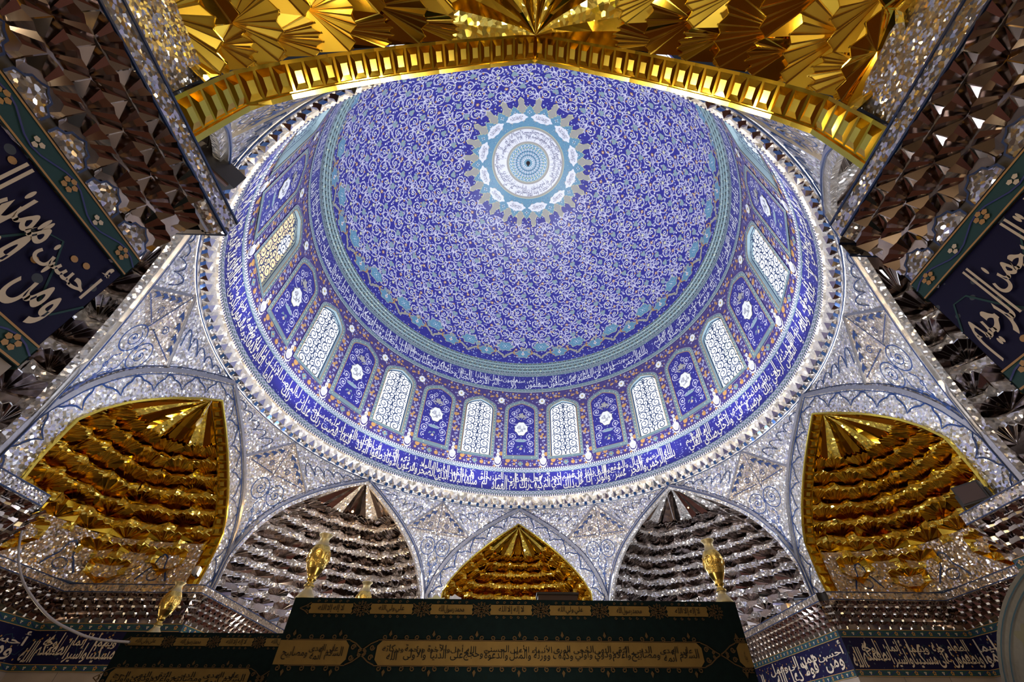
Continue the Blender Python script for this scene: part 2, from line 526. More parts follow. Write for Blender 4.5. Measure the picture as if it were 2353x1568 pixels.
FAJR = ('بسم الله الرحمن الرحيم والفجر وليال عشر والشفع والوتر والليل إذا يسر هل في ذلك قسم لذي حجر ألم تر كيف فعل ربك بعاد إرم ذات العماد التي لم يخلق مثلها في البلاد '
        'وثمود الذين جابوا الصخر بالواد وفرعون ذي الأوتاد الذين طغوا في البلاد فأكثروا فيها الفساد فصب عليهم ربك سوط عذاب إن ربك لبالمرصاد فأما الإنسان إذا ما ابتلاه ربه فأكرمه ونعمه فيقول ربي أكرمن وأما إذا ما ابتلاه فقدر عليه رزقه فيقول ربي أهانن كلا بل لا تكرمون اليتيم ولا تحاضون على طعام المسكين وتأكلون التراث أكلا لما وتحبون المال حبا جما')
FAJR2 = 'كلا إذا دكت الأرض دكا دكا وجاء ربك والملك صفا صفا وجيء يومئذ بجهنم يومئذ يتذكر الإنسان وأنى له الذكرى يقول يا ليتني قدمت لحياتي فيومئذ لا يعذب عذابه أحد ولا يوثق وثاقه أحد يا أيتها النفس المطمئنة ارجعي إلى ربك راضية مرضية فادخلي في عبادي وادخلي جنتي صدق الله العلي العظيم'
NABA = ('بسم الله الرحمن الرحيم عم يتساءلون عن النبإ العظيم الذي هم فيه مختلفون كلا سيعلمون ثم كلا سيعلمون ألم نجعل الأرض مهادا والجبال أوتادا وخلقناكم أزواجا وجعلنا نومكم سباتا '
        'وجعلنا الليل لباسا وجعلنا النهار معاشا وبنينا فوقكم سبعا شدادا وجعلنا سراجا وهاجا وأنزلنا من المعصرات ماء ثجاجا لنخرج به حبا ونباتا وجنات ألفافا')
SALAM = 'السلام على أئمة الهدى ومصابيح الدجى وأعلام التقى وذوي النهى وأولي الحجى وكهف الورى وورثة الأنبياء والمثل الأعلى والدعوة الحسنى وحجج الله على أهل الدنيا والآخرة والأولى ورحمة الله وبركاته'

exec_sections = []

# ================================================================== the dome
def ring_rows(prof, az0, az1, n):
    """surface of revolution through (radius, z) profile"""
    return [[(r * sin(az0 + (az1 - az0) * k / n), r * cos(az0 + (az1 - az0) * k / n), z) for k in range(n + 1)] for r, z in prof]

def build_dome():
    root = thing('ceiling', (0, 0, DZ), kind='structure')
    sh = MB('tile_dome')
    sh.grid([[dome_pt(2 * pi * k / 96, radians(p) if p else 0.0005) for k in range(97)] for p in list(range(0, 90, 3)) + [90, 92]])
    part('dome_shell', sh, root, smooth=True)
    # arabesque: coils, blossoms and palmettes
    lines = MB('tile_lilac'); fl = MB('tile_white', 'tile_lemon', 'tile_ochre', 'tile_navy', 'tile_sage')
    rng = random.Random(3)
    pitch = 0.0915
    phi = 1.385; row = 0
    while phi > 0.47:
        n = 2 * int(round(2 * pi * sin(phi) / pitch / 2))
        for k in range(n):
            az = 2 * pi * (k + 0.5 * (row % 2)) / n
            sg = 1 if k % 2 else -1
            F = F_dome(az, phi)
            r = pitch * 0.47
            a0 = pi / 2 + (0 if row % 2 else pi)
            stroke(lines, F, spiral(0, 0, r, 1.3, a0, sg, 20, 0.36), 0.0068, H1, 'tile_lilac')
            # linking stem to the neighbouring coil, with curled leaves
            stroke(lines, F, [(sg * r * 0.2, -r), (sg * r * 1.0, -r * 1.15), (sg * r * 1.45, -r * 0.6), (sg * r * 1.3, 0)], 0.0062, H1, 'tile_lilac')
            for j in range(3):
                a = a0 + sg * (1.2 + 2.0 * j)
                x, y = r * cos(a), r * sin(a)
                stroke(lines, F, [(x, y), (x * 1.18 + 0.006 * sin(a), y * 1.18 - 0.006 * cos(a)), (x * 1.12 + .012 * sin(a), y * 1.12 - .012 * cos(a))], 0.006, H1, 'tile_lilac')
            # blossoms in the coil
            disc(fl, F, (0, 0), 0.0105, H2, 'tile_white', 8); disc(fl, F, (0, 0), 0.0055, H3, 'tile_navy', 6)
            for j in range(4):
                a = a0 + j * pi / 2 + 0.5
                x, y = r * 0.62 * cos(a), r * 0.62 * sin(a)
                c = ('tile_lemon', 'tile_white', 'tile_ochre', 'tile_white')[(j + row) % 4]
                disc(fl, F, (x, y), 0.0062, H2, c, 6)
                if c == 'tile_white': disc(fl, F, (x, y), 0.0028, H3, 'tile_navy', 5)
            # between coils: palmette or rosette
            x, y = pitch * 0.5, pitch * 0.5
            if (k + row) % 2 == 0:
                for dx, rr in ((-0.008, 0.0115), (0.008, 0.0115), (0, 0.0125)):
                    disc(fl, F, (x * 0.9 + dx, y * 0.9 + (0.008 if dx == 0 else -0.003)), rr, H2 + 0.0002 * (dx != 0), 'tile_sage', 8)
                disc(fl, F, (x * .9, y * .9 - .010), 0.0035, H3, 'tile_ochre', 5)
            else:
                star(fl, F, (x * 0.9, y * 0.9), 0.0115, H2, 'tile_lemon' if row % 2 else 'tile_ochre', 5, 0.35, 20)
                disc(fl, F, (x * .9, y * .9), 0.004, H3, 'tile_white', 6)
            disc(fl, F, (-x * 0.95, -y * 0.1), 0.006, H2, 'tile_white', 6)
        phi -= pitch * 0.98
        row += 1
    part('tile_scrollwork', lines, root, kind='stuff')
    part('tile_blossom', fl, root, kind='stuff')
    # border of strapwork cartouches at the springing
    strap = MB('tile_beige', 'tile_lemon', 'tile_ochre')
    N = 24
    for k in range(N):
        az = 2 * pi * k / N
        F = F_dome(az, radians(83.2))
        hw = 2 * pi / N / 2
        for sg in (1, -1):
            pts = [(0, -0.040), (sg * 0.012, -0.034), (sg * 0.010, -0.020), (sg * 0.030, -0.006), (sg * 0.055, 0.004), (sg * 0.080, 0.004), (sg * 0.100, 0.020), (sg * 0.118, 0.030), (sg * 0.122, 0.042), (sg * hw, 0.046)]
            stroke(strap, F, pts, 0.0135, H2, 'tile_lemon'); stroke(strap, F, pts, 0.0095, H2 + 0.0004, 'tile_beige')
            stroke(strap, F, [(sg * 0.045, 0.022), (sg * 0.062, 0.012), (sg * 0.066, -0.006), (sg * 0.056, -0.024)], 0.010, H3, 'tile_ochre', taper=True)
            stroke(strap, F, [(sg * 0.045, 0.022), (sg * 0.030, 0.030)], 0.008, H3, 'tile_ochre')
    part('strapwork', strap, root, kind='stuff')
    def cart(low):
        c = MB('tile_teal_flowered', 'tile_lemon', 'tile_white', 'tile_ochre', 'tile_navy')
        F = F_dome(0, radians(83.2)) if low else F_dome(0, radians(81.2))
        w_, hh = (0.050, 0.030) if low else (0.052, 0.034)
        y0 = 0.012 if low else -0.012
        out = []
        for k in range(28):
            a = 2 * pi * k / 28
            rr = 1 + 0.16 * cos(6 * a)
            out.append((w_ * rr * cos(a), y0 + hh * rr * sin(a)))
        fanpoly(c, F, (0, y0), [(x * 1.07, y0 + (y - y0) * 1.07) for x, y in out], H2, 'tile_lemon')
        fanpoly(c, F, (0, y0), out, H3, 'tile_teal_flowered')
        if low:
            star(c, F, (0, y0), 0.014, H4, 'tile_white', 4, 0.5, 16); star(c, F, (0, y0), 0.006, H4 + .0005, 'tile_ochre', 4, 0.4, 16)
            disc(c, F, (0, y0 - .017), 0.005, H4, 'tile_white', 6)
        else:
            disc(c, F, (0, y0), 0.005, H4, 'tile_white', 6)
            for k in range(6):
                disc(c, F, (0.018 * cos(k * pi / 3), y0 + 0.013 * sin(k * pi / 3)), 0.0028, H4, 'tile_white', 5)
        return c
    for low in (True, False):
        me = cart(low).mesh('tile_cartouche', root.location)
        for k in range(N):
            o = link('tile_cartouche', me, root)
            o.rotation_euler = (0, 0, -2 * pi * (k + (0 if low else 0.5)) / N)
    # star medallion round the apex
    med = MB('tile_teal_flowered', 'tile_lemon', 'tile_beige')
    Fp = lambda a, r, h=0.0: dome_pt(a, r, h)      # a azimuth, r polar angle
    def outline(scale=1.0, off=0.0):
        pts = []
        for k in range(24):
            a = 2 * pi * (k + 0.5) / 24
            d = 2 * pi / 24
            for da, r in ((-0.5, 0.366), (-0.30, 0.386), (-0.11, 0.412), (-0.08, 0.430), (-0.17, 0.438), (-0.09, 0.446), (0, 0.458), (0.09, 0.446), (0.17, 0.438), (0.08, 0.430), (0.11, 0.412), (0.30, 0.386)):
                pts.append((a + da * d * scale, r + off))
        return pts
    def polar_fill(pts, h, mat, inner=0.24):
        q = pts + [pts[0]]
        med.grid([[Fp(a, inner + (r - inner) * t, h) for a, r in q] for t in (0, 0.3, 0.55, 0.8, 1.0)], mat)
    polar_fill(outline(), H1, 'tile_lemon')
    polar_fill(outline(0.93, -0.006), H2, 'tile_beige')
    # teal field with lobed points between the strapwork prongs
    for lay_, mat, ofs, hh in ((0, 'tile_lemon', 0.004, H3), (1, 'tile_teal_flowered', 0.0, H3 + 0.0006)):
        pts = []
        for k in range(24):
            a = 2 * pi * k / 24; d = 2 * pi / 24
            for da, r in ((-0.5, 0.316), (-0.42, 0.322), (-0.46, 0.340), (-0.40, 0.352), (-0.30, 0.354), (-0.28, 0.368), (-0.18, 0.374), (-0.15, 0.386), (-0.06, 0.390), (0.0, 0.404),
                          (0.06, 0.390), (0.15, 0.386), (0.18, 0.374), (0.28, 0.368), (0.30, 0.354), (0.40, 0.352), (0.46, 0.340), (0.42, 0.322)):
                # prong roots of beige reach in at the half steps
                pts.append((a + da * d * 0.98, r + ofs))
        polar_fill(pts, hh, mat)
    part('star_medallion', med, root)
    dots = MB('tile_white', 'tile_ochre', 'tile_navy', 'tile_beige')
    for k in range(24):
        a = 2 * pi * k / 24
        F = F_dome(a, 0.352)
        for dx, dy in ((0, 0), (.010, 0), (-.010, 0), (0, .010), (0, -.010)): disc(dots, F, (dx, dy), 0.0034, 0.0042, 'tile_white' if dx or dy else 'tile_ochre', 5)
        F = F_dome(a + pi / 24, 0.300)
        star(dots, F, (0, 0), 0.016, 0.0042, 'tile_beige', 4, 0.5, 16)
    part('tile_floret', dots, root, kind='stuff')
    # white inscribed cartouches
    cm = MB('tile_white', 'tile_black')
    F = F_dome(0, 0.318)
    pts = []
    for k in range(32):
        a = 2 * pi * k / 32
        rr = 1 + 0.07 * cos(8 * a)
        pts.append((0.062 * rr * cos(a) * (1 + 0.12 * abs(cos(a)) ** 8), 0.031 * rr * sin(a)))
    fanpoly(cm, F, (0, 0), pts, 0.0044, 'tile_white')
    Fm = F_sub(F, 0, 0, 1, -1)
    line(cm, Fm, 'لا إله إلا الله', -0.042, 0.042, -0.018, 0.004, 0.0052, 'tile_navy', 0.0, 1.5)
    line(cm, Fm, 'محمد رسول الله', -0.036, 0.036, 0.0, 0.02, 0.0054, 'tile_navy', 0.0, 1.5)
    me = cm.mesh('white_cartouche', root.location)
    for k in range(12):
        o = link('white_cartouche', me, root); o.rotation_euler = (0, 0, -2 * pi * (k + 0.5) / 12)
    # concentric rings of the apex
    ap = MB('tile_beige')
    def ringp(mb, r0, r1, h, mat, n=96):
        mb.grid([[dome_pt(2 * pi * k / n, r, h) for k in range(n + 1)] for r in [r0 + (r1 - r0) * j / 7 for j in range(8)]], mat)
    ringp(ap, 0.133, 0.252, 0.0040, 'tile_lemon'); ringp(ap, 0.136, 0.249, 0.0044, 'tile_beige')
    ringp(ap, 0.150, 0.235, 0.0048, 'tile_white')
    ringp(ap, 0.0, 0.133, 0.0040, 'tile_teal')
    part('apex_ring', ap, root)
    tx = MB('tile_navy')
    def Fr(u, v, h=0.0): return dome_pt(pi - u, v, h)    # letters read from the centre
    stacked(tx, lambda u, v, h=0: dome_pt(u, 0.233 - v, h), NABA[:330], 0, 2 * pi, 0, 0.080, 0.0054, 'tile_navy', 0.0, 1.7)
    part('lettering', tx, root, label='navy script circling the white apex ring')
    ro = MB('tile_white')
    for j, (r, n, rad, c) in enumerate(((0.120, 30, 0.0042, 'tile_white'), (0.108, 36, 0.005, 'tile_lemon'), (0.096, 30, 0.0065, 'tile_white'), (0.082, 30, 0.004, 'tile_navy'), (0.070, 24, 0.006, 'tile_white'), (0.056, 24, 0.004, 'tile_navy'), (0.044, 20, 0.0052, 'tile_white'), (0.032, 16, 0.0045, 'tile_white'))):
        for k in range(n):
            F = F_dome(2 * pi * (k + 0.5 * (j % 2)) / n, r)
            disc(ro, F, (0, 0), rad, 0.0048, c, 6)
            if c == 'tile_white' and rad > .005: disc(ro, F, (0, 0), rad * 0.5, 0.0052, 'tile_navy', 5)
    for r in (0.127, 0.114, 0.089, 0.063, 0.038):
        stroke(ro, lambda u, v, h=0: dome_pt(u, v, h), [(2 * pi * k / 120, r + 0.003 * sin(30 * 2 * pi * k / 120 * 1.0)) for k in range(121)], 0.0022, 0.0046, 'tile_white')
    part('rosette', ro, root)
    hk = MB('wood_dark')
    hk.grid([[(r * cos(2 * pi * k / 8), r * sin(2 * pi * k / 8), z) for k in range(9)] for r, z in ((0.014, DZ + DRZ), (0.014, DZ + DRZ - .012), (0.006, DZ + DRZ - .018), (0.006, DZ + DRZ - 0.05), (0.001, DZ + DRZ - .055))])
    part('hook', hk, root)

build_dome()

# ================================================================== the drum
Z_A, Z_G1, Z_T0, Z_T1, Z_B, Z_W0 = 1.000, 1.006, 1.029, 1.135, 1.155, 1.163
Z_C, Z_U0, Z_U1, Z_U2, Z_RIM = 1.698, 1.727, 1.834, 1.853, 1.938
def arch_out(hw, z0, zs, zt, n=5):
    """outline of an arched opening from bottom left over the top to bottom right"""
    r = [(1.0, 0.0), (0.965, 0.22), (0.86, 0.42), (0.66, 0.62), (0.36, 0.82), (0.0, 1.0)]
    L = [(-hw * a, zs + (zt - zs) * b) for a, b in r]
    return [(-hw, z0)] + L + [(-x, z) for x, z in reversed(L[:-1])] + [(hw, z0)]
BAY = radians(15)
def drum_bay(hole):
    mb = MB('tile_drum'); F = F_cyl()
    if not hole:
        mb.grid([[F(-BAY / 2 + BAY * k / 6, z) for k in range(7)] for z in (Z_W0, Z_C)])
        return mb
    hw, z0, zs, zt = 0.0865, 1.232, 1.55, 1.618
    out = arch_out(hw, z0, zs, zt)
    us = [-BAY / 2, -0.108] + [x for x, _ in out[1:-1]] + [0.108, BAY / 2]
    zt_ = {round(x, 6): z for x, z in out[1:-1]}
    for a, b in zip(us, us[1:]):
        inside = a >= -hw - 1e-9 and b <= hw + 1e-9
        if not inside: mb.face([F(a, Z_W0), F(b, Z_W0), F(b, Z_C), F(a, Z_C)])
        else:
            mb.face([F(a, Z_W0), F(b, Z_W0), F(b, z0), F(a, z0)])
            mb.face([F(a, zt_[round(a, 6)]), F(b, zt_[round(b, 6)]), F(b, Z_C), F(a, Z_C)])
    cl = out + [out[0]]
    mb.grid([[F(u, z) for u, z in cl], [F(u, z, -0.028) for u, z in cl]], 'tile_sage')
    return mb
drum = thing('wall_drum', (0, 0, 1.0), kind='structure')
def drum_copies(name, mb, n, off, parent=None, label=None):
    me = mb.mesh(name, (parent or drum).location) if isinstance(mb, MB) else mb
    for k in range(n):
        o = link(name, me, parent or drum, label=label); o.rotation_euler = (0, 0, -2 * pi * (k + off) / n)
drum_copies('drum_bay', drum_bay(False), 12, 0.0)
drum_copies('drum_bay', drum_bay(True), 12, 0.5)

def frame_strokes(mb, F, out, inner, dots=True):
    """teal border with white beads round an arched field"""
    mid = [((a + c) / 2, (b + d) / 2) for (a, b), (c, d) in zip(out, inner)]
    w_ = abs(out[0][0] - inner[0][0])
    i0 = [F(x, y, H1) for x, y in inner] + [F(*inner[0], H1)]; o0 = [F(x, y, H1) for x, y in out] + [F(*out[0], H1)]
    mb.grid([i0, o0], 'tile_border')
    stroke(mb, F, out, 0.0045, H2, 'tile_navy', True)
    stroke(mb, F, inner, 0.003, H2, 'tile_ochre', True)
    if dots:
        L = out + [out[0]]
        for (a, b), (c, d) in zip(L, L[1:]):
            ln = sqrt((c - a) ** 2 + (d - b) ** 2); n = max(1, int(ln / 0.0062))
            for k in range(n):
                t = (k + 0.5) / n
                disc(mb, F, (a + (c - a) * t, b + (d - b) * t), 0.0019, H3, 'tile_white', 4)
        L = mid + [mid[0]]
        for (a, b), (c, d) in zip(L, L[1:]):
            ln = sqrt((c - a) ** 2 + (d - b) ** 2); n = max(1, int(ln / 0.02))
            for k in range(n):
                t = (k + 0.5) / n
                disc(mb, F, (a + (c - a) * t, b + (d - b) * t), 0.0034, H2, 'tile_lemon', 5)

def tile_panel():
    F = F_cyl()
    mb = MB('tile_ground')
    inner = arch_out(0.083, 1.239, 1.548, 1.608); out = arch_out(0.104, 1.214, 1.556, 1.634)
    fanpoly(mb, F, (0, 1.42), inner, 0.0006, 'tile_ground')
    frame_strokes(mb, F, out, inner)
    for sg in (1, -1):
        for j, z in enumerate((1.268, 1.318, 1.368, 1.478, 1.528)):
            x = sg * (0.053 if j != 4 else 0.047)
            stroke(mb, F, spiral(x, z, 0.023, 1.5, -pi / 2 if sg > 0 else -pi / 2, sg * (1 if j % 2 else -1), 16, 0.2), 0.0040, H2, 'tile_lilac')
            disc(mb, F, (x, z), 0.0048, H3, 'tile_white', 6)
            stroke(mb, F, [(sg * 0.014, z - 0.02), (sg * 0.03, z - 0.026), (x, z - 0.023)], 0.0038, H2, 'tile_lilac')
        stroke(mb, F, spiral(sg * 0.026, 1.553, 0.017, 1.3, pi / 2, sg, 12, .2), 0.0038, H2, 'tile_lilac')
        stroke(mb, F, [(sg * 0.006, 1.50), (sg * 0.024, 1.515), (sg * .03, 1.50), (sg * .012, 1.487)], 0.006, H2, 'tile_beige')
    # beige palmette above, sage lozenge and flower below
    star(mb, F, (0, 1.515), 0.022, H3, 'tile_beige', 5, 0.45, 30)
    poly(mb, F, [(-0.036, 1.335), (0, 1.322), (0.036, 1.335), (0, 1.352)], H2, 'tile_sage')
    star(mb, F, (0, 1.283), 0.030, H2, 'tile_lemon', 5, 0.40, 30); star(mb, F, (0, 1.283), 0.027, H3, 'tile_border', 5, 0.40, 30)
    star(mb, F, (0, 1.283), 0.009, H4, 'tile_bone', 4, 0.3, 16)
    return mb
def panel_cartouche():
    F = F_cyl(); mb = MB('tile_white')
    star(mb, F, (0, 1.420), 0.0425, H3, 'tile_lemon', 8, 0.12, 48, 0.22); star(mb, F, (0, 1.420), 0.0405, H4, 'tile_white', 8, 0.12, 48, 0.22)
    line(mb, F, 'ولي الله', -0.026, 0.026, 1.405, 1.442, 0.0046, 'tile_black', 0.0, 1.6)
    line(mb, F, 'علي', -0.020, 0.014, 1.392, 1.414, 0.0046, 'tile_black', 0.0, 1.2)
    return mb
pm = tile_panel().mesh('tile_panel', drum.location); cmesh = panel_cartouche().mesh('script_cartouche', drum.location)
for k in range(12):
    o = link('tile_panel', pm, drum); o.rotation_euler = (0, 0, -2 * pi * k / 12)
    link('script_cartouche', cmesh, o)
# painted vases with crescent feet, rosettes and blossoms of the drum
vz = MB('tile_white'); F = F_cyl()
fanpoly(vz, F, (0, 1.205), [(-0.006, 1.182), (-0.014, 1.190), (-0.019, 1.206), (-0.017, 1.218), (-0.008, 1.224), (-0.005, 1.232), (-0.010, 1.242), (0, 1.256), (0.010, 1.242), (0.005, 1.232), (0.008, 1.224), (0.017, 1.218), (0.019, 1.206), (0.014, 1.190), (0.006, 1.182)], H2, 'tile_white')
fanpoly(vz, F, (0, 1.196), [(-0.006, 1.184), (-0.012, 1.192), (-0.010, 1.204), (0, 1.208), (.010, 1.204), (.012, 1.192), (.006, 1.184)], H3, 'tile_lilac')
stroke(vz, F, [(-0.022, 1.198), (-0.018, 1.180), (-0.008, 1.171), (0, 1.169), (0.008, 1.171), (0.018, 1.180), (0.022, 1.198)], 0.008, H2, 'tile_cream', taper=True)
disc(vz, F, (0, 1.236), 0.006, H3, 'tile_bone', 6); disc(vz, F, (0, 1.266), 0.009, H2, 'tile_white', 8); disc(vz, F, (0, 1.266), 0.004, H3, 'tile_sage', 6)
drum_copies('tile_vase', vz, 24, 0.5)
rs = MB('tile_white')
star(rs, F, (0, 1.625), 0.0225, H2, 'tile_lemon', 8, 0.16, 32, 0.15); star(rs, F, (0, 1.625), 0.0205, H3, 'tile_white', 8, 0.16, 32, 0.15)
star(rs, F, (0, 1.625), 0.009, H4, 'tile_lemon', 4, 0.4, 16, 0.3); disc(rs, F, (0, 1.622), 0.004, H4 + .0006, 'tile_ochre', 5)
drum_copies('tile_rosette', rs, 24, 0.5)
bl = MB('tile_ochre')
rng = random.Random(11)
for b in range(24):
    a0 = BAY * b
    fl_ = [(0.0, 1.188, 'b')] + [(x * s, z, c) for s in (1, -1) for x, z, c in ((0.036, 1.186, 'o'), (0.058, 1.178, 'w'), (0.082, 1.184, 'o'), (0.020, 1.652, 'o'), (0.046, 1.664, 'w'), (0.072, 1.650, 'o'), (0.098, 1.664, 'o'), (0.112, 1.600, 'w'), (0.058, 1.683, 'o'), (0.1, 1.683, 'w'))]
    fl_ += [(BAY / 2, 1.29 + 0.045 * j, 'w' if j % 2 else 'o') for j in range(7)]
    fl_ += [(BAY / 2 + s * 0.012, 1.31 + 0.045 * j, 'w') for j in range(6) for s in (1, -1)]
    for x, z, c in fl_:
        Fb = F_cyl(1.0, a0 + x)
        if c == 'b': star(bl, Fb, (0, z), 0.016, H2, 'tile_border', 4, 0.25, 24); disc(bl, Fb, (0, z), 0.0045, H3, 'tile_ochre', 6)
        elif c == 'o': star(bl, Fb, (0, z), 0.0088, H2, 'tile_ochre', 5, 0.3, 10); disc(bl, Fb, (0, z), 0.003, H3, 'tile_bone', 5)
        else: disc(bl, Fb, (0, z), 0.0058, H2, 'tile_lilac', 6); disc(bl, Fb, (0, z), 0.0024, H3, 'tile_navy', 5)
part('tile_blossom', bl, drum, kind='stuff')

# ------------------------------------------------------------------ windows of the drum
def win_frame():
    mb = MB('tile_border'); F = F_cyl()
    frame_strokes(mb, F, arch_out(0.105, 1.214, 1.558, 1.637), arch_out(0.0868, 1.232, 1.55, 1.618))
    return mb
def win_grille():
    mb = MB('lattice_blue'); F = F_cyl(1.012)
    w = 0.0054
    out = arch_out(0.082, 1.238, 1.55, 1.612)
    stroke(mb, F, out, 0.007, 0, 'lattice_blue', True)
    for s in (1, -1):
        for j in range(7):
            z = 1.262 + 0.049 * j; g = 1 if j % 2 else -1
            stroke(mb, F, spiral(s * 0.048, z, 0.030, 1.6, pi / 2 * g, s * g, 20, 0.15), w, 0, None)
            stroke(mb, F, spiral(s * 0.018, z + 0.024, 0.020, 1.3, -pi / 2 * g, -s * g, 15, 0.2), w, 0.0004, None)
            stroke(mb, F, [(s * 0.074, z + 0.015), (s * 0.064, z + 0.026), (s * 0.07, z + 0.036)], w, 0, None)
            disc(mb, F, (s * 0.062, z + 0.024), 0.0052, 0.0006, None, 5)
    for j in range(8):
        z = 1.25 + 0.045 * j
        poly(mb, F, [(0, z - 0.007), (0.007, z), (0, z + 0.007), (-0.007, z)], 0.0008, None)
        stroke(mb, F, [(0, z + .007), (0.009, z + 0.018), (0.004, z + 0.03), (0, z + 0.038)], w, 0, None)
        stroke(mb, F, [(0, z + .007), (-0.009, z + 0.018), (-0.004, z + 0.03), (0, z + 0.038)], w, 0, None)
    return mb
def win_pane(mat, patch=None):
    mb = MB(mat); F = F_cyl(1.026)
    o = arch_out(0.0868, 1.232, 1.55, 1.618)
    fanpoly(mb, F, (0, 1.4), o, 0, mat)
    if patch:
        fanpoly(mb, F, patch[1], [(patch[1][0] + patch[2] * cos(k * pi / 8), patch[1][1] + patch[3] * sin(k * pi / 8)) for k in range(16)], 0.001, patch[0])
    return mb
wf = win_frame().mesh('frame', (0, 0, 1.232 * S + EYE)); wg = win_grille().mesh('grille', (0, 0, 1.232 * S + EYE))
for k in range(12):
    az = 2 * pi * (k + 0.5) / 12
    deg = math.degrees(az)
    r = thing('window_%d' % (k + 1), (0, 0, 1.232), kind='structure', rotz=-az)
    link('frame', wf, r); link('grille', wg, r)
    if abs(deg - 255) < 1: pn = win_pane('glow_window_amber', ('glow_window', (0.05, 1.50), 0.03, 0.06))
    elif abs(deg - 75) < 1: pn = win_pane('glow_window', ('glow_window_green', (0.03, 1.36), 0.045, 0.11))
    else: pn = win_pane('glow_window')
    link('pane', pn.mesh('pane', (0, 0, 1.232 * S + EYE)), r)

# ------------------------------------------------------------------ inscription bands and borders
def guilloche(mb, F, u0, u1, z0, z1, n, mat='tile_lilac'):
    zc = (z0 + z1) / 2; A = (z1 - z0) * 0.30
    for ph in (0, pi):
        N = n * 8
        pts = [(u0 + (u1 - u0) * k / N, zc + A * sin(2 * pi * n * k / N + ph)) for k in range(N + 1)]
        stroke(mb, F, pts, 0.0028, H2 + (0.0003 if ph else 0), mat)
def cyl_band(mb, z0, z1, mat, r=1.0, h=0.0, n=144):
    F = F_cyl(r)
    mb.grid([[F(2 * pi * k / n, z, h) for k in range(n + 1)] for z in (z0, z1)], mat)
Fc = F_cyl()
band = thing('inscription_band', (0, 0, Z_A), 'wide blue tile band of tall white script round the foot of the drum', 'frieze')
f0 = MB('tile_ground'); cyl_band(f0, Z_T0, Z_T1, 'tile_ground'); part('field', f0, band, smooth=True)
t0 = MB('tile_cream')
stacked(t0, Fc, FAJR, radians(-176), radians(50), Z_T0 + 0.002, Z_T1 - 0.001, H2, 'tile_cream', 0.010)
stacked(t0, Fc, FAJR2, radians(54), radians(180), Z_T0 + 0.002, Z_T1 - 0.001, H2, 'tile_cream', 0.010)
part('lettering', t0, band)
for z0, z1 in ((Z_G1, Z_T0), (Z_T1, Z_B)):
    b = MB('tile_border'); cyl_band(b, z0, z1, 'tile_border', h=0.0004); guilloche(b, Fc, 0, 2 * pi, z0, z1, 150)
    part('border', b, band, smooth=False)
for z0, z1 in ((Z_A - 0.003, Z_G1), (Z_B, Z_W0)):
    b = MB('bead_black_white'); cyl_band(b, z0, z1, 'bead_black_white', h=0.002)
    b.grid([[Fc(2 * pi * k / 144, z0, -0.001) for k in range(145)], [Fc(2 * pi * k / 144, z0, 0.002) for k in range(145)]]); part('bead', b, band, smooth=True)
band2 = thing('inscription_band', (0, 0, Z_C), 'narrower blue tile band of white script above the arched windows', 'frieze')
f0 = MB('tile_ground'); cyl_band(f0, Z_U0, Z_U1, 'tile_ground'); part('field', f0, band2, smooth=True)
t0 = MB('tile_lilac')
stacked(t0, Fc, NABA, radians(-112), radians(50), Z_U0 + 0.003, Z_U1 - 0.003, H2, 'tile_white', 0.006)
stacked(t0, Fc, FAJR2, radians(-180), radians(-114), Z_U0 + 0.003, Z_U1 - 0.003, H2, 'tile_white', 0.006)
stacked(t0, Fc, FAJR2, radians(53), radians(180), Z_U0 + 0.003, Z_U1 - 0.003, H2, 'tile_white', 0.006)
part('lettering', t0, band2)
for z0, z1 in ((Z_C + 0.006, Z_U0), (Z_U1, Z_U2)):
    b = MB('tile_border'); cyl_band(b, z0, z1, 'tile_border', h=0.0004)
    for k in range(280): disc(b, F_cyl(1, 2 * pi * k / 280), (0, (z0 + z1) / 2), 0.003, H2, 'tile_lilac', 4)
    part('border', b, band2)
for z0, z1 in ((Z_C, Z_C + 0.006), (Z_U2, Z_U2 + 0.006)):
    b = MB('bead_fine'); cyl_band(b, z0, z1, 'bead_fine', h=0.002); part('bead', b, band2, smooth=True)
# stalactite trim leaning in under the dome's rim, and the lit cove behind it
tr = thing('trim_1', (0, 0, Z_U2), kind='structure')
tm = MB('tile_border')
prof = [(1.0, Z_U2 + 0.006), (0.997, 1.876), (0.992, 1.880), (0.991, 1.898), (0.987, 1.902), (0.986, 1.918), (0.981, 1.922), (0.980, Z_RIM)]
tm.grid(ring_rows(prof, 0, 2 * pi, 144), 'tile_border')
part('stalactite_band', tm, tr)
dr = MB('tile_sage')
for j, (r, z, dz, c) in enumerate(((0.9965, 1.868, 0.007, 'tile_lilac'), (0.9905, 1.889, 0.008, 'tile_bone'), (0.9855, 1.910, 0.007, 'tile_lilac'), (0.9795, 1.930, 0.006, 'tile_bone'))):
    for k in range(180):
        Fk = F_cyl(r, 2 * pi * (k + 0.5 * (j % 2)) / 180)
        poly(dr, Fk, [(-0.0125, z - dz), (0.0125, z - dz), (0, z + dz)], 0.0012, 'tile_dark_green')
        disc(dr, Fk, (0, z - dz * 0.2), 0.0042, 0.002, c, 5)
part('drop_row', dr, tr, kind='stuff')
cv = MB('glow_cove')
cv.grid(ring_rows([(0.984, Z_RIM + 0.001), (1.006, Z_RIM + 0.001), (1.006, Z_RIM + .008)], 0, 2 * pi, 144), 'glow_cove')
part('cove_light', cv, tr, label='bright white strip light along the rim')

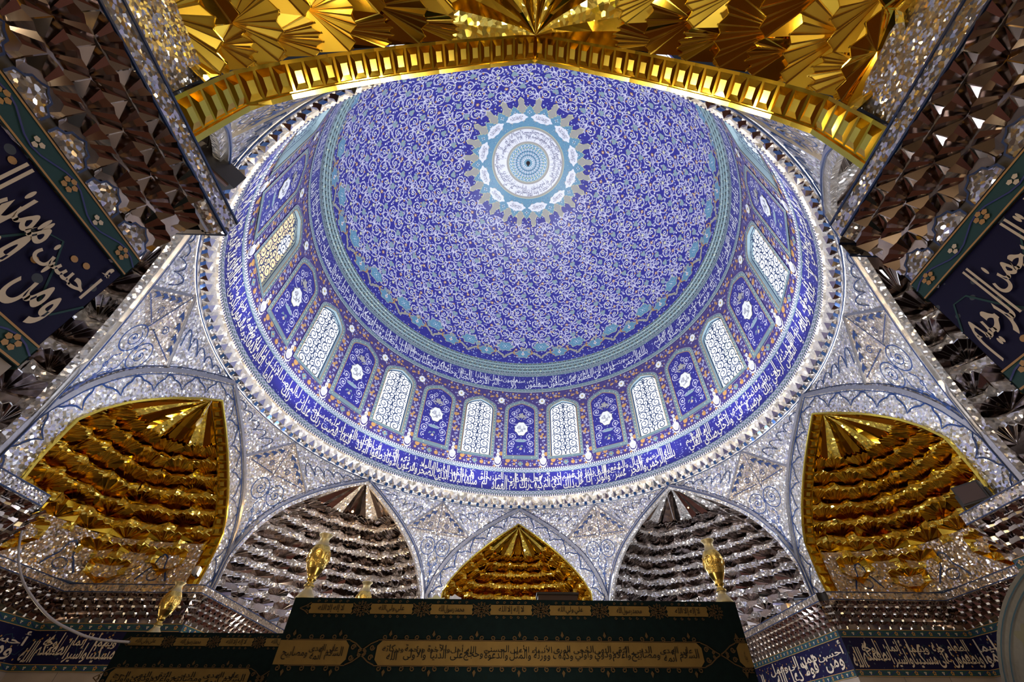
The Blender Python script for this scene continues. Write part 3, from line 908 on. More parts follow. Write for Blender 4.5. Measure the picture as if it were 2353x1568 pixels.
# ================================================================== mirror cornice under the drum
corn = thing('trim_2', (0, 0, 0.942), kind='structure')
cb = MB('cornice_cream')
cb.grid(ring_rows([(1.0, Z_A - 0.003), (1.006, 0.994), (1.020, 0.955), (1.030, 0.948)], 0, 2 * pi, 144), 'cornice_cream')
part('cornice_band', cb, corn)
NT = 144
da = 2 * pi / NT
def cpt(a, t, h=0.0):
    """t 0 at the bead, 1 at the outer moulding; h out of the surface"""
    r = 1.003 + 0.027 * t; z = 0.996 - 0.048 * t
    return ((r - h * 0.75) * sin(a), (r - h * 0.75) * cos(a), z - h * 0.65)
py = MB('mirror_silver')
tip = cpt(0, 0.62, 0.020)
P4 = [cpt(-da * 0.46, 0.66), cpt(0, 0.22), cpt(da * 0.46, 0.66), cpt(0, 0.95)]
for a, b, mt_ in ((P4[0], P4[1], 'mirror_pale'), (P4[1], P4[2], 'mirror_shaded'), (P4[2], P4[3], 'mirror_silver'), (P4[3], P4[0], 'mirror_silver')):  # each pyramid's light and shaded sides are put into the facet colours
    py.face([a, b, tip], mt_)
sq = MB('glass_blue')
q = [cpt(-da * 0.16, 0.70, 0.013), cpt(da * 0.16, 0.70, 0.013), cpt(da * 0.16, 0.98, 0.013), cpt(-da * 0.16, 0.98, 0.013)]
q0 = [cpt(-da * 0.16, 0.70), cpt(da * 0.16, 0.70), cpt(da * 0.16, 0.98), cpt(-da * 0.16, 0.98)]
sq.face(q); 
for k in range(4): sq.face([q0[k], q0[(k + 1) % 4], q[(k + 1) % 4], q[k]], 'mirror_silver')
pme = py.mesh('mirror_pyramid', corn.location); sme = sq.mesh('blue_glass', corn.location)
for k in range(NT):
    rz = (0, 0, -da * (k + 0.5))
    o = link('mirror_pyramid', pme, corn); o.rotation_euler = rz
    o = link('blue_glass', sme, corn); o.rotation_euler = (0, 0, -da * k)
mo = MB('moulding_silver')
mo.grid(ring_rows([(1.024, 0.952), (1.024, 0.944), (1.034, 0.938), (1.040, 0.938), (1.045, 0.946)], 0, 2 * pi, 144), 'moulding_silver')
part('moulding', mo, corn, smooth=True)
ml = MB('line_blue')
ml.bar([(1.0275 * sin(2 * pi * k / 120), 1.0275 * cos(2 * pi * k / 120), 0.9405) for k in range(120)], 0.0016, 'line_blue', closed=True)
part('blue_line', ml, corn)

# ================================================================== the eight bays
AP = 1.03
HWO = [(0.38, 0.4266), (0.50, 0.4266), (0.53, 0.421), (0.61, 0.392), (0.66, 0.365), (0.71, 0.330), (0.75, 0.290), (0.79, 0.243), (0.83, 0.190), (0.87, 0.125), (0.905, 0.065), (0.94, 0.0)]
HWI = [(0.38, 0.345), (0.45, 0.352), (0.55, 0.347), (0.60, 0.318), (0.655, 0.272), (0.71, 0.213), (0.76, 0.152), (0.81, 0.082), (0.862, 0.0)]
ZL = 0.3845
def bayF(az):
    a = radians(az)
    eu = (cos(a), -sin(a)); en = (sin(a), cos(a))
    def f(u, w, z): return (u * eu[0] + (AP + w) * en[0], u * eu[1] + (AP + w) * en[1], z)
    return f
def bay_plane(az, w=0.0):
    f = bayF(az)
    def g(u, z, h=0.0): return f(u, w - h, z)
    return g
def zs(z0, z1, n): return [z0 + (z1 - z0) * k / n for k in range(n + 1)]
def arch_pts(tab, n=18, z0=ZL):
    zt = tab[-1][0]
    Z = [z0 + (zt - z0) * (1 - (1 - k / n) ** 1.35) for k in range(n + 1)]
    return [(-interp(tab, z), z) for z in Z] + [(interp(tab, z), z) for z in reversed(Z[:-1])]

SILVER = dict(wall='mosaic_facet', fan='mirror_shaded', fan2='mirror_silver', shell='mirror_shaded', rib='mirror_shaded', hi='mosaic_bright', edge='mirror_pale', wf=0.50, wj=0.10)
GOLD = dict(wall='mosaic_gold', fan='mirror_gold', fan2='mirror_gold', shell='mirror_gold', rib='mirror_gold', hi='mosaic_gold', edge='mirror_gold_bright', wf=0.40, wj=0.08, ew=0.0012)

def niche_pt(f, tab, D, ref, w0=0.004):
    def P(t, z, push=0.0):
        """t 0..1 from the left jamb to the right one"""
        hw = interp(tab, z)
        th = pi * (1 - t)
        c = cos(th); s = sin(th)
        k = max(abs(c), abs(s)) ** 0.45        # boxier than a half circle
        d = D * (max(hw, 1e-4) / ref) ** 0.85
        q = 1 - push / max(hw, 0.03)
        return Vector(f(hw * c / k * q if abs(c) < 0.999 else hw * c * q, w0 + d * s / k * q, z))
    return P

def cell_mesh(P, t0, t1, z0, z1, pal, rng, over=1.0, point_=False):
    """one muqarnas cell: upright mirror facets below, a pleated overhanging hood above"""
    mb = MB(pal['wall'])
    tm = (t0 + t1) / 2
    zv = z0 + (z1 - z0) * (pal['wf'] + rng.uniform(-pal['wj'], pal['wj']))
    dz = (z1 - z0)
    A0, A1 = P(t0, z0), P(t1, z0)
    M0, M1 = P(t0 * .72 + t1 * .28, z0, -0.016), P(t0 * .28 + t1 * .72, z0, -0.016)
    up_ = lambda p, z: Vector((p.x, p.y, z))
    low = [A0, M0, M1, A1]
    j = lambda s=0.0022: Vector((rng.uniform(-s, s), rng.uniform(-s, s), rng.uniform(-s, s)))
    if point_:
        tipp = P(tm, z0 - dz * 0.9, 0.004)
        for a, b in zip(low, low[1:]): mb.face([tuple(tipp), tuple(b), tuple(a)], pal['fan'])
    top = [up_(p, zv + (0.1 * dz if k in (0, 3) else 0.0)) + j() for k, p in enumerate(low)]
    mid = [(a + b) / 2 + j(0.003) for a, b in zip(low, top)]
    for k in range(3):
        mt_ = pal['wall'] if rng.random() < 0.75 else pal['hi']
        mb.face([tuple(low[k]), tuple(low[k + 1]), tuple(mid[k + 1]), tuple(mid[k])], mt_)
        mb.face([tuple(mid[k]), tuple(mid[k + 1]), tuple(top[k + 1]), tuple(top[k])], mt_)
    # hood
    n = 8
    upr = []
    for k in range(n + 1):
        t = t0 + (t1 - t0) * k / n
        e = abs(2 * k / n - 1)
        p = P(t, z1, 0.005 * over * (1 if k % 2 else -0.4) + 0.010 * over * (1 - e))
        p.z -= dz * 0.10 * e ** 2 * over - (0.0035 if k % 2 else 0)
        upr.append(p)
    foc = (top[1] + top[2]) / 2 + Vector((0, 0, dz * 0.02))
    foc += j(pal.get('jit', 0.0025))
    fm = pal['fan'] if rng.random() > pal.get('f2', 0.2) else pal['fan2']
    for k in range(n): mb.face([tuple(foc), tuple(upr[k]), tuple(upr[k + 1])], fm)
    inn = (P(tm, z0, 0.01) - P(tm, z0, 0.0)).normalized() * 0.0012 - Vector((0, 0, 0.0008))
    for k in range(0, n + 1):
        q0 = upr[min(k + 1, n)] - upr[max(k - 1, 0)]
        e = q0.normalized() * pal.get('ew', 0.0009)
        mb.face([tuple(foc + inn), tuple(upr[k] - e + inn), tuple(upr[k] + e + inn)], pal['edge'])
    for k in range(n):
        d_ = Vector((0, 0, -0.0022))
        mb.face([tuple(upr[k] + inn * .5), tuple(upr[k + 1] + inn * .5), tuple(upr[k + 1] + inn * .5 + d_), tuple(upr[k] + inn * .5 + d_)], pal['edge'])
    mb.face([tuple(top[0]), tuple(top[1]), tuple(foc), tuple(upr[0])], fm)
    mb.face([tuple(top[3]), tuple(upr[n]), tuple(foc), tuple(top[2])], fm)
    return mb

def build_niche(az, pal, tab, D, ref, levels, counts, label, name='muqarnas_vault', pend=None, ztop=None, ribs=12, low_shell=None, seed=1):
    f = bayF(az); P = niche_pt(f, tab, D, ref, 0.036 if az % 90 == 0 else 0.004); rng = random.Random(seed)
    root = thing(name, f(0, D * 0.5, ZL), label, 'vault', 'mirror muqarnas vaults round the dome chamber')
    sh = MB(pal['shell'])
    zz = zs(levels[0], tab[-1][0], 14)
    st = max(b - a for a, b in zip(levels, levels[1:])) * 1.25
    def shp(k, z):
        p = P(k / 24, max(z - st, levels[0] - 0.02), -0.014); q_ = Vector(f(0, 0.010, 0))
        return (p.x, p.y, z)
    sh.grid([[shp(k, z) for k in range(25)] for z in zz], pal['shell'])
    part('niche_shell', sh, root)
    if low_shell:
        ls = MB('mosaic_silver')
        ls.grid([[tuple(P(k / 24, z, -0.010)) for k in range(25)] for z in zs(ZL, low_shell, 3)], 'mosaic_fine' if az == 180 else 'mosaic_warm')
        # ornament lines
        Fl = lambda u, v, h=0.0: tuple(P(u, v, h - 0.009))
        for c in range(5):
            t = 0.1 + 0.2 * c
            stroke(ls, lambda u, v, h=0: Fl(t + u * 0.5, v, h), [(-0.075, ZL + .02), (-0.045, ZL + 0.05), (-0.03, ZL + .06), (-0.02, ZL + 0.09), (0, ZL + 0.10), (0.02, ZL + 0.09), (0.03, ZL + .06), (0.045, ZL + 0.05), (0.075, ZL + .02)], 0.006, 0.001, 'line_blue')
            stroke(ls, lambda u, v, h=0: Fl(t + u * 0.5, v, h), [(0.03 * cos(k * pi / 6), ZL + 0.035 + 0.015 * sin(k * pi / 6)) for k in range(13)], 0.003, 0.001, 'line_blue')
        part('mosaic_wall', ls, root)
    for li, (z0, z1) in enumerate(zip(levels, levels[1:])):
        n = counts[li]
        off = 0.5 if li % 2 else 0.0
        edges = [0.0] + [(k + off) / n for k in range(1 if off == 0 else 0, n)] + [1.0]
        edges = sorted(set(round(e, 5) for e in edges))
        for k, (a, b) in enumerate(zip(edges, edges[1:])):
            if b - a < 0.3 / n: continue
            pt_ = False
            if pend and li < len(pend):
                tm = (a + b) / 2
                hit_ = [p for p in pend[li] if abs(tm - p) < 0.62 / n]
                if not hit_: continue
                pt_ = li == 0 or (not any(abs(tm - p) < 0.62 / counts[li - 1] for p in pend[li - 1]))
            mb = cell_mesh(P, a, b, z0, z1, pal, rng, point_=pt_)
            part('muqarnas_cell', mb, root)
    # ribbed half dome at the top
    z0 = levels[-1]; za = tab[-1][0]
    apex = Vector(f(0, 0.034 if az % 90 == 0 else 0.0, za - 0.002))
    for k in range(ribs):
        rb = MB(pal['rib'])
        a, b = k / ribs, (k + 1) / ribs; mdt = (a + b) / 2
        Zs = zs(z0, za, 5)
        L = [P(a, z, 0.002) for z in Zs[:-1]]; Mi = [P(mdt, z, -0.012 * (1 - i / 5)) for i, z in enumerate(Zs[:-1])]; R = [P(b, z, 0.002) for z in Zs[:-1]]
        rows = [[tuple(x), tuple(y), tuple(w_)] for x, y, w_ in zip(L, Mi, R)] + [[tuple(apex)] * 3]
        rb.grid(rows, pal['hi'] if k % 3 == 1 else pal['rib'])
        part('umbrella_rib', rb, root)
    return root

GOLD_S = dict(GOLD, fan2='gold_satin', f2=0.45, jit=0.012)
# gold vaults over the four recesses
gl = [0.415, 0.455, 0.50, 0.55, 0.60, 0.645, 0.69, 0.73, 0.765]
gc = [12, 12, 12, 11, 11, 10, 9, 8]
pend = [[0.20, 0.5, 0.80], [0.12, 0.20, 0.28, 0.45, 0.55, 0.72, 0.80, 0.88]]
north = build_niche(0, GOLD, HWI, 0.33, 0.345, gl, gc, 'small gold mirror vault straight ahead, just above the green cloth', pend=None, low_shell=0.42, seed=2)
west = build_niche(-90, GOLD, HWI, 0.35, 0.345, gl, gc, 'gold mirror vault left of the shrine, its tips hanging above a lit lamp', pend=pend, low_shell=0.52, seed=3)
east = build_niche(90, GOLD, HWI, 0.35, 0.345, gl, gc, 'gold mirror vault right of the shrine, with a black floodlight at its edge', pend=pend, low_shell=0.52, seed=4)
south = build_niche(180, GOLD_S, HWI, 0.40, 0.345, [0.50, 0.535, 0.57, 0.605, 0.64, 0.675, 0.71, 0.745, 0.775], [15, 15, 14, 13, 12, 11, 10, 9], 'large gold mirror vault overhead along the top of the view', pend=None, low_shell=0.52, seed=5, ribs=14)
# silver vaults over the four corners
slv = [0.39, 0.435, 0.48, 0.525, 0.57, 0.615, 0.66, 0.705, 0.75, 0.795, 0.835]
scn = [15, 15, 15, 14, 14, 13, 12, 11, 9, 7]
nw = build_niche(-45, SILVER, HWO, 0.35, 0.4266, slv, scn, 'silver mirror vault left of centre, lit amber at its peak', seed=6, ribs=10)
ne = build_niche(45, SILVER, HWO, 0.35, 0.4266, slv, scn, 'silver mirror vault right of centre, behind the gold vase at the cloth corner', seed=7, ribs=10)
slv2 = [0.39, 0.45, 0.51, 0.57, 0.63, 0.69, 0.745, 0.795, 0.84]
scn2 = [10, 10, 10, 9, 9, 8, 7, 6]
sw = build_niche(-135, SILVER, HWO, 0.37, 0.4266, slv2, scn2, 'silver mirror vault at the left edge, beside the dark script panel', seed=8, ribs=8)
se = build_niche(135, SILVER, HWO, 0.37, 0.4266, slv2, scn2, 'silver mirror vault at the right edge, beside the dark script panel', seed=9, ribs=8)

# arch frames, soffits, spandrels
def scallop(F_path, n, amp, pts_per=8):
    out = []
    for k in range(n * pts_per + 1):
        t = k / (n * pts_per); ph = (k % pts_per) / pts_per
        y = amp * (abs(sin(pi * ph)) ** 0.6) * (1.25 if 0.38 < ph < 0.62 else 1.0) - amp * 0.5
        out.append(F_path(t, y))
    return out
def path_at(pts):
    L = [0.0]
    for a, b in zip(pts, pts[1:]): L.append(L[-1] + sqrt((b[0]-a[0])**2 + (b[1]-a[1])**2))
    T = L[-1]
    def f(t, off):
        s = t * T
        for k in range(len(L) - 1):
            if s <= L[k + 1] + 1e-9:
                q = (s - L[k]) / max(L[k + 1] - L[k], 1e-9)
                a, b = pts[k], pts[k + 1]
                dx, dy = b[0] - a[0], b[1] - a[1]; d = sqrt(dx*dx + dy*dy) or 1e-9
                return (a[0] + dx * q - dy / d * off, a[1] + dy * q + dx / d * off)
        return pts[-1]
    return f
outer = arch_pts(HWO, 22); inner = arch_pts(HWI, 22)
NAMES = {0: 'north', 45: 'northeast', 90: 'east', 135: 'southeast', 180: 'south', -135: 'southwest', -90: 'west', -45: 'northwest'}
bays = {}
for az in (0, 45, 90, 135, 180, -135, -90, -45):
    f = bayF(az); G = bay_plane(az)
    root = thing('wall_' + NAMES[az], f(0, 0, ZL), kind='structure')
    bays[az] = root
    gold = az % 90 == 0
    if gold:
        fr = MB('mosaic_silver')
        fr.grid([[G(u, z) for u, z in outer], [G(u, z) for u, z in inner]], 'mosaic_silver')
        part('arch_frame', fr, root)
        sf = MB('mirror_gold_bright')
        sf.grid([[G(u, z, 0.004) for u, z in inner], [G(u, z, -0.036) for u, z in inner]], 'mirror_gold')
        part('arch_soffit', sf, root)
        ga = path_at(inner); n = 60 if az == 180 else 40
        for k in range(n):
            t0_, t1_ = (k + 0.08) / n, (k + 0.92) / n
            pc = MB('mirror_gold_bright')
            a, b = ga(t0_, -0.001), ga(t1_, -0.001); a0, b0 = ga(t0_, 0), ga(t1_, 0)
            am, bm = ga(t0_ + 0.2 / n, -0.003), ga(t1_ - 0.2 / n, -0.003)
            d0, d1 = -0.002, -0.032
            pc.face([G(*am, d0 - .008), G(*bm, d0 - .008), G(*bm, d1 + .008), G(*am, d1 + .008)])
            ring0 = [G(*a0, d0), G(*b0, d0), G(*b0, d1), G(*a0, d1)]; ring1 = [G(*am, d0 - .008), G(*bm, d0 - .008), G(*bm, d1 + .008), G(*am, d1 + .008)]
            for q in range(4): pc.face([ring0[q], ring0[(q + 1) % 4], ring1[(q + 1) % 4], ring1[q]], 'mirror_gold')
            part('gold_pane', pc, root)
        midp = [((a + c) / 2, (b + d) / 2) for (a, b), (c, d) in zip(outer, inner)]
        wv = MB('line_blue')
        stroke(wv, G, scallop(path_at(midp), 14, 0.034, 12), 0.0042, 0.002, 'line_blue')
        part('scalloped_line', wv, root)
        e2 = MB('mirror_gold_bright'); e2.bar([G(u, z, 0.003) for u, z in inner], 0.004, 'mirror_gold_bright'); part('arch_edge', e2, root)
    mo = MB('moulding_silver')
    o2 = [(u * 0.992, z - 0.004) for u, z in outer]
    mo.bar([G(u, z, 0.004) for u, z in outer], 0.0085, 'moulding_silver')
    part('arch_moulding', mo, root)
    bl = MB('line_blue')
    ga = path_at(outer)
    for off in (0.011, -0.011) if gold else (-0.012, 0.004):
        bl.bar([G(*ga(k / 60, -off), 0.0035 if abs(off) > .01 else 0.013) for k in range(61)], 0.0016, 'line_blue')
    part('blue_line', bl, root)
    if not gold:
        sf = MB('mosaic_silver')
        ins = [(u * 0.965, z - 0.016 if z > 0.5 else z) for u, z in outer]
        sf.grid([[G(u, z, 0.002) for u, z in outer], [G(u, z, 0.002) for u, z in ins]], 'mosaic_silver')
        sf.grid([[G(u, z, 0.002) for u, z in ins], [G(u, z, -0.012) for u, z in ins]], 'mosaic_silver')
        part('arch_frame', sf, root)

# spandrels, kites between neighbouring arches
UQ = 0.245; ZQ = 0.788
half = [(interp(HWO, z), z) for z in zs(0.94, ZQ, 8)]
lowc = [(interp(HWO, z), z) for z in zs(ZQ, 0.505, 10)]
def ringpt(deg, r=1.032, z=0.9415):
    a = radians(deg); return Vector((r * sin(a), r * cos(a), z))
for az in (0, 45, 90, 135, 180, -135, -90, -45):
    root = bays[az]; G = bay_plane(az); G2 = bay_plane(az + 45)
    c = az + 22.5
    for sg, Gx, base in ((1, G, az), (-1, G2, az + 45)):
        pn = MB('mosaic_bright')
        rows = []
        for k, (u, z) in enumerate(half):
            t = k / (len(half) - 1)
            p = Vector(Gx(sg * u, z)); q_ = ringpt(base + sg * 22.5 * t)
            if k == 0: q_ = p
            rows.append([tuple(p + (q_ - p) * s) for s in (0, 0.5, 1)])
        pn.grid(rows, 'mosaic_bright' if (az // 45) % 2 else 'mosaic_silver')
        # wavy line
        wl = MB('line_blue')
        pts3 = []
        for k in range(61):
            t = 0.22 + 0.72 * k / 60
            i = t * (len(rows) - 1); i0 = min(int(i), len(rows) - 2); fr_ = i - i0
            lo_ = Vector(rows[i0][0]).lerp(Vector(rows[i0 + 1][0]), fr_); hi_ = Vector(rows[i0][2]).lerp(Vector(rows[i0 + 1][2]), fr_)
            s = 0.36 + 0.30 * abs(sin(k * pi / 12)) ** 0.6
            p = lo_.lerp(hi_, s)
            inward = Vector((-p.x, -p.y, 0)).normalized() * 0.002
            pts3.append(tuple(p + inward))
        wl.bar(pts3, 0.0014, 'line_blue')
        o = part('spandrel_panel', pn, root)
        wq = link('wavy_line', wl.mesh('wavy_line', root.location), o)
    T = ringpt(c, 1.034, 0.940); Qa = Vector(G(UQ, ZQ)); Qb = Vector(G2(-UQ, ZQ))
    out_ = Vector((sin(radians(c)), cos(radians(c)), 0))
    mid_ = (Qa + Qb) / 2
    kt = MB('mosaic_warm')  # gold reflected onto the panel is put into its warm tint
    nrm = (Qb - Qa).cross(T - Qa).normalized()
    if nrm.dot(Vector((-T.x, -T.y, -0.3))) < 0: nrm = -nrm
    dep = out_ * 0.030
    kt.face([tuple(T), tuple(Qa), tuple(mid_ + dep * 0.9)]); kt.face([tuple(T), tuple(mid_ + dep * 0.9), tuple(Qb)])
    o_k = part('kite_panel', kt, root, label='upper kite panel with reflected gold put into its tint')
    lo = MB('mosaic_silver')
    rows = []
    for k, (u, z) in enumerate(lowc):
        a_ = Vector(G(u, z)); b_ = Vector(G2(-u, z)); m_ = (a_ + b_) / 2 + dep * 0.9 * (1 - k / (len(lowc) - 1))
        rows.append([tuple(a_), tuple(a_.lerp(m_, .5)), tuple(m_), tuple(b_.lerp(m_, .5)), tuple(b_)])
    lo.grid(rows, 'mosaic_silver')
    o_l = part('squinch_panel', lo, root)
    # vine ornament: two coils, stems, barbed leaves
    ex = (Qb - Qa).normalized(); bot = Vector(rows[-1][2]); ey = (mid_ - bot).normalized(); n3 = ex.cross(ey)
    if n3.dot(Vector((-mid_.x, -mid_.y, 0))) < 0: n3 = -n3
    FO = F_plane(mid_ - ey * 0.0 + n3 * 0.004, ex, ey, n3)
    orn = MB('line_blue')
    for s in (1, -1):
        stroke(orn, FO, [(s * 0.036 + 0.034 * cos(k * pi / 10), -0.060 + 0.038 * sin(k * pi / 10)) for k in range(21)], 0.0036, 0, 'line_blue')
        stroke(orn, FO, spiral(s * 0.036, -0.060, 0.023, 1.2, pi / 2, s, 14, .3), 0.003, 0.0004, 'line_blue')
        disc(orn, FO, (s * 0.036, -0.060), 0.005, 0.0008, 'line_blue', 6)
        stroke(orn, FO, [(s * 0.012, -0.095), (s * 0.022, -0.115), (s * 0.016, -0.135), (s * 0.004, -0.15), (0, -0.185), (0, -0.24)], 0.0034, 0, 'line_blue')
        stroke(orn, FO, spiral(s * 0.014, -0.135, 0.009, 1.1, 0, s, 10, .3), 0.003, 0.0004, 'line_blue')
        disc(orn, FO, (s * 0.004, -0.165), 0.005, 0.0006, 'line_blue', 5)
    disc(orn, FO, (0, -0.062), 0.007, 0.0008, 'line_blue', 6); disc(orn, FO, (0, -0.205), 0.006, 0.0008, 'line_blue', 5)
    link('vine_ornament', orn.mesh('vine_ornament', root.location), o_l)
    # upper kite: barbed scroll on each half
    orn2 = MB('line_blue')
    for Q, s in ((Qa, -1), (Qb, 1)):
        e1 = ((Q - mid_ - dep * 0.9)).normalized(); e2_ = (T - mid_ - dep * 0.9).normalized(); nn = e1.cross(e2_)
        if nn.dot(Vector((-T.x, -T.y, -0.5))) < 0: nn = -nn
        FK = F_plane(mid_ + dep * 0.9 + nn * 0.003, e1, e2_, nn)
        hgt = (T - mid_ - dep * .9).length; wd_ = (Q - mid_ - dep * .9).length
        for k in range(4):
            t = 0.14 + 0.17 * k
            x, y = wd_ * t * 0.92 + .004, hgt * (0.80 - t * 0.85)
            poly(orn2, FK, [(x - .006, y + .004), (x + 0.018, y - 0.004), (x + 0.026, y - 0.016), (x + 0.010, y - 0.010), (x + 0.004, y - 0.019), (x - 0.001, y - 0.009)], 0, 'line_blue')
        stroke(orn2, FK, spiral(wd_ * 0.25, hgt * 0.26, 0.014, 1.3, pi, -1, 12, .2), 0.003, 0.0004, 'line_blue')
        stroke(orn2, FK, [(wd_ * 0.08, hgt * 0.10), (wd_ * 0.8, hgt * 0.07)], 0.003, 0.0004, 'line_blue')
    link('leaf_scroll', orn2.mesh('leaf_scroll', root.location), o_k)
    km = MB('moulding_silver')
    km.bar([tuple(Qa), tuple(T), tuple(Qb)], 0.006, 'moulding_silver')
    km.bar([tuple(mid_ + dep * .9), tuple(T)], 0.0015, 'line_blue')
    part('kite_moulding', km, root)
    # pier edge below the meeting of the two arches
    pe = MB('mosaic_silver')
    a_ = [G(0.4266, z) for z in (0.505, ZL)]; b_ = [G2(-0.4266, z) for z in (0.505, ZL)]
    pe.bar([G(0.4266, 0.505, 0.004), G(0.4266, ZL, 0.004)], 0.010, 'moulding_silver')
    part('pier_edge', pe, root)

# ================================================================== lower walls, ledge, frieze, script band
IWD, CW, DP = 0.322, 0.992, 1.400
ZF = -EYE / S
BZ0, BZ1, BZ2, BZ3 = 0.170, 0.187, 0.264, 0.284      # script band with its two borders
def wseg(a, b):
    a = Vector((a[0], a[1], 0)); b = Vector((b[0], b[1], 0))
    s = (b - a).normalized(); n = Vector((s.y, -s.x, 0))
    return a, b, s, n, (b - a).length
def rotk(p, k):
    for _ in range(k): p = (p[1], -p[0])
    return p
VERSE = ['ومن أحسن قولا ممن دعا إلى الله وعمل صالحا', 'ويطعمون الطعام على حبه مسكينا ويتيما وأسيرا إنما نطعمكم لوجه الله', 'إن الله وملائكته يصلون على النبي يا أيها الذين آمنوا صلوا عليه وسلموا تسليما', 'هو الله الذي لا إله إلا هو عالم الغيب والشهادة هو الرحمن الرحيم']

# one unit of the stalactite frieze, shared by every place it stands in
PT = 0.0332
def frieze_cell(h, seed):
    r = random.Random(seed)
    mb = MB('mosaic_silver'); p = PT
    low = [(-p / 2, 0.000), (-p * .2, -0.0075), (p * .2, -0.0075), (p / 2, 0.000)]   # along wall, out of wall
    zv = h * 0.42
    for (a, da_), (b, db) in zip(low, low[1:]):
        mb.face([(a, da_, 0), (b, db, 0), (b, db, zv), (a, da_, zv)], 'mosaic_silver' if r.random() < .7 else 'mirror_pale')
    up_ = [(-p / 2 + p * k / 6, 0.0062 + (0.0022 if k % 2 else 0) + 0.003 * (1 - abs(k / 3 - 1)), h - (0.001 if k % 2 else 0)) for k in range(7)]
    foc = (0, -0.0075, zv + h * .02)
    for a, b in zip(up_, up_[1:]): mb.face([foc, a, b], 'mirror_shaded')
    mb.face([(low[0][0], low[0][1], zv), (low[1][0], low[1][1], zv), foc, up_[0]], 'mirror_shaded')
    mb.face([(low[2][0], low[2][1], zv), (low[3][0], low[3][1], zv), up_[6], foc], 'mirror_shaded')
    mb.v = [(x, -y, z) for x, y, z in mb.v]       # out of the wall is -y in the unit's own frame
    return mb
CELL_N = [frieze_cell(0.0192, k).mesh('frieze_cell', world=False) for k in range(3)]
CELL_S = [frieze_cell(0.0160, 10 + k).mesh('frieze_cell', world=False) for k in range(3)]

def lower_side(k, name):
    root = thing('wall_lower_' + name, (rotk((0, 1.0), k)[0], rotk((0, 1.0), k)[1], ZF), kind='structure')
    pts = [(-IWD, CW), (-IWD, DP), (IWD, DP), (IWD, CW), (CW, CW), (CW, IWD)]
    if name == 'south': segs = [(0, 1), (2, 3), (3, 4), (4, 5)]
    else: segs = [(0, 1), (1, 2), (2, 3), (3, 4), (4, 5)]
    P = [rotk(p, k) for p in pts]
    wl = MB('marble'); jn = MB('plaster_dark'); fd = MB('tile_night'); bd = MB('tile_dark_green'); tx = MB('tile_bone'); ld = MB('mosaic_warm')
    for i, j_ in segs:
        a, b, s, n, L = wseg(P[i], P[j_])
        F = F_plane(a, s, (0, 0, 1), n)
        wl.face([F(0, ZF), F(L, ZF), F(L, BZ0), F(0, BZ0)])
        npl = max(1, int(L / 0.11))
        for q in range(1, npl): jn.face([F(L * q / npl - .0008, ZF, .0004), F(L * q / npl + .0008, ZF, .0004), F(L * q / npl + .0008, BZ0, .0004), F(L * q / npl - .0008, BZ0, .0004)])
        wl.face([F(0, BZ3), F(L, BZ3), F(L, ZL), F(0, ZL)], 'plaster_dark')
        fd.face([F(0, BZ1, 0.001), F(L, BZ1, 0.001), F(L, BZ2, 0.001), F(0, BZ2, 0.001)])
        for z0, z1 in ((BZ0, BZ1), (BZ2, BZ3)):
            bd.face([F(0, z0, 0.003), F(L, z0, 0.003), F(L, z1, 0.003), F(0, z1, 0.003)])
            for zz_ in (z0 + .001, z1 - .001): stroke(bd, F, [(0, zz_), (L, zz_)], 0.0014, 0.0036, 'tile_gold_line')
            nb = int(L / 0.026)
            for q in range(nb):
                x = (q + .5) * L / nb; zc = (z0 + z1) / 2
                if q % 2 == 0:
                    for w_ in range(5): disc(bd, F, (x + .0036 * cos(w_ * 2 * pi / 5 + .3), zc + .0036 * sin(w_ * 2 * pi / 5 + .3)), 0.0022, 0.0040, 'tile_gold_line', 5)
                    disc(bd, F, (x, zc), 0.0015, 0.0045, 'tile_dark_green', 5)
                else:
                    for w_ in range(3): disc(bd, F, (x + .0024 * cos(w_ * 2 * pi / 3 + .5), zc + .0024 * sin(w_ * 2 * pi / 3 + .5)), 0.0020, 0.0040, 'tile_bone', 5)
            stroke(bd, F, [(L * t / (nb * 4), (z0 + z1) / 2 + 0.005 * sin(t * pi / 4)) for t in range(nb * 4 + 1)], 0.0012, 0.0038, 'tile_navy')
        # text is read from inside the room: right to left along the wall
        Ft = F_plane(b, -s, (0, 0, 1), n)
        Fm = lambda u, v, h=0.0, F=F: F(u, v, h)
        rr = random.Random(i * 7 + k)
        for q in range(int(L / 0.012)):
            x = rr.uniform(0.01, L - 0.01); z = rr.uniform(BZ1 + .006, BZ2 - .006)
            star(tx, F, (x, z), 0.0032, 0.0016, 'tile_gold_line', 5, 0.45, 10)
        stroke(tx, F, [(x_ * L / 40, (BZ1 + BZ2) / 2 + .022 * sin(x_ * 1.1)) for x_ in range(41)], 0.0014, 0.0014, 'tile_dark_green')
        stacked(tx, Fm, VERSE[(i + k) % 4] + (' ' + VERSE[3] if name == 'south' and i != 3 else ''), 0.004, L - 0.004, BZ1 + 0.004, BZ2 - 0.003, 0.0030, 'tile_bone', 0.018, 2.0)
    part('marble_panel', wl, root); part('marble_joint', jn, root, kind='stuff')
    part('script_field', fd, root); part('script_border', bd, root); part('lettering', tx, root)
    return root, P
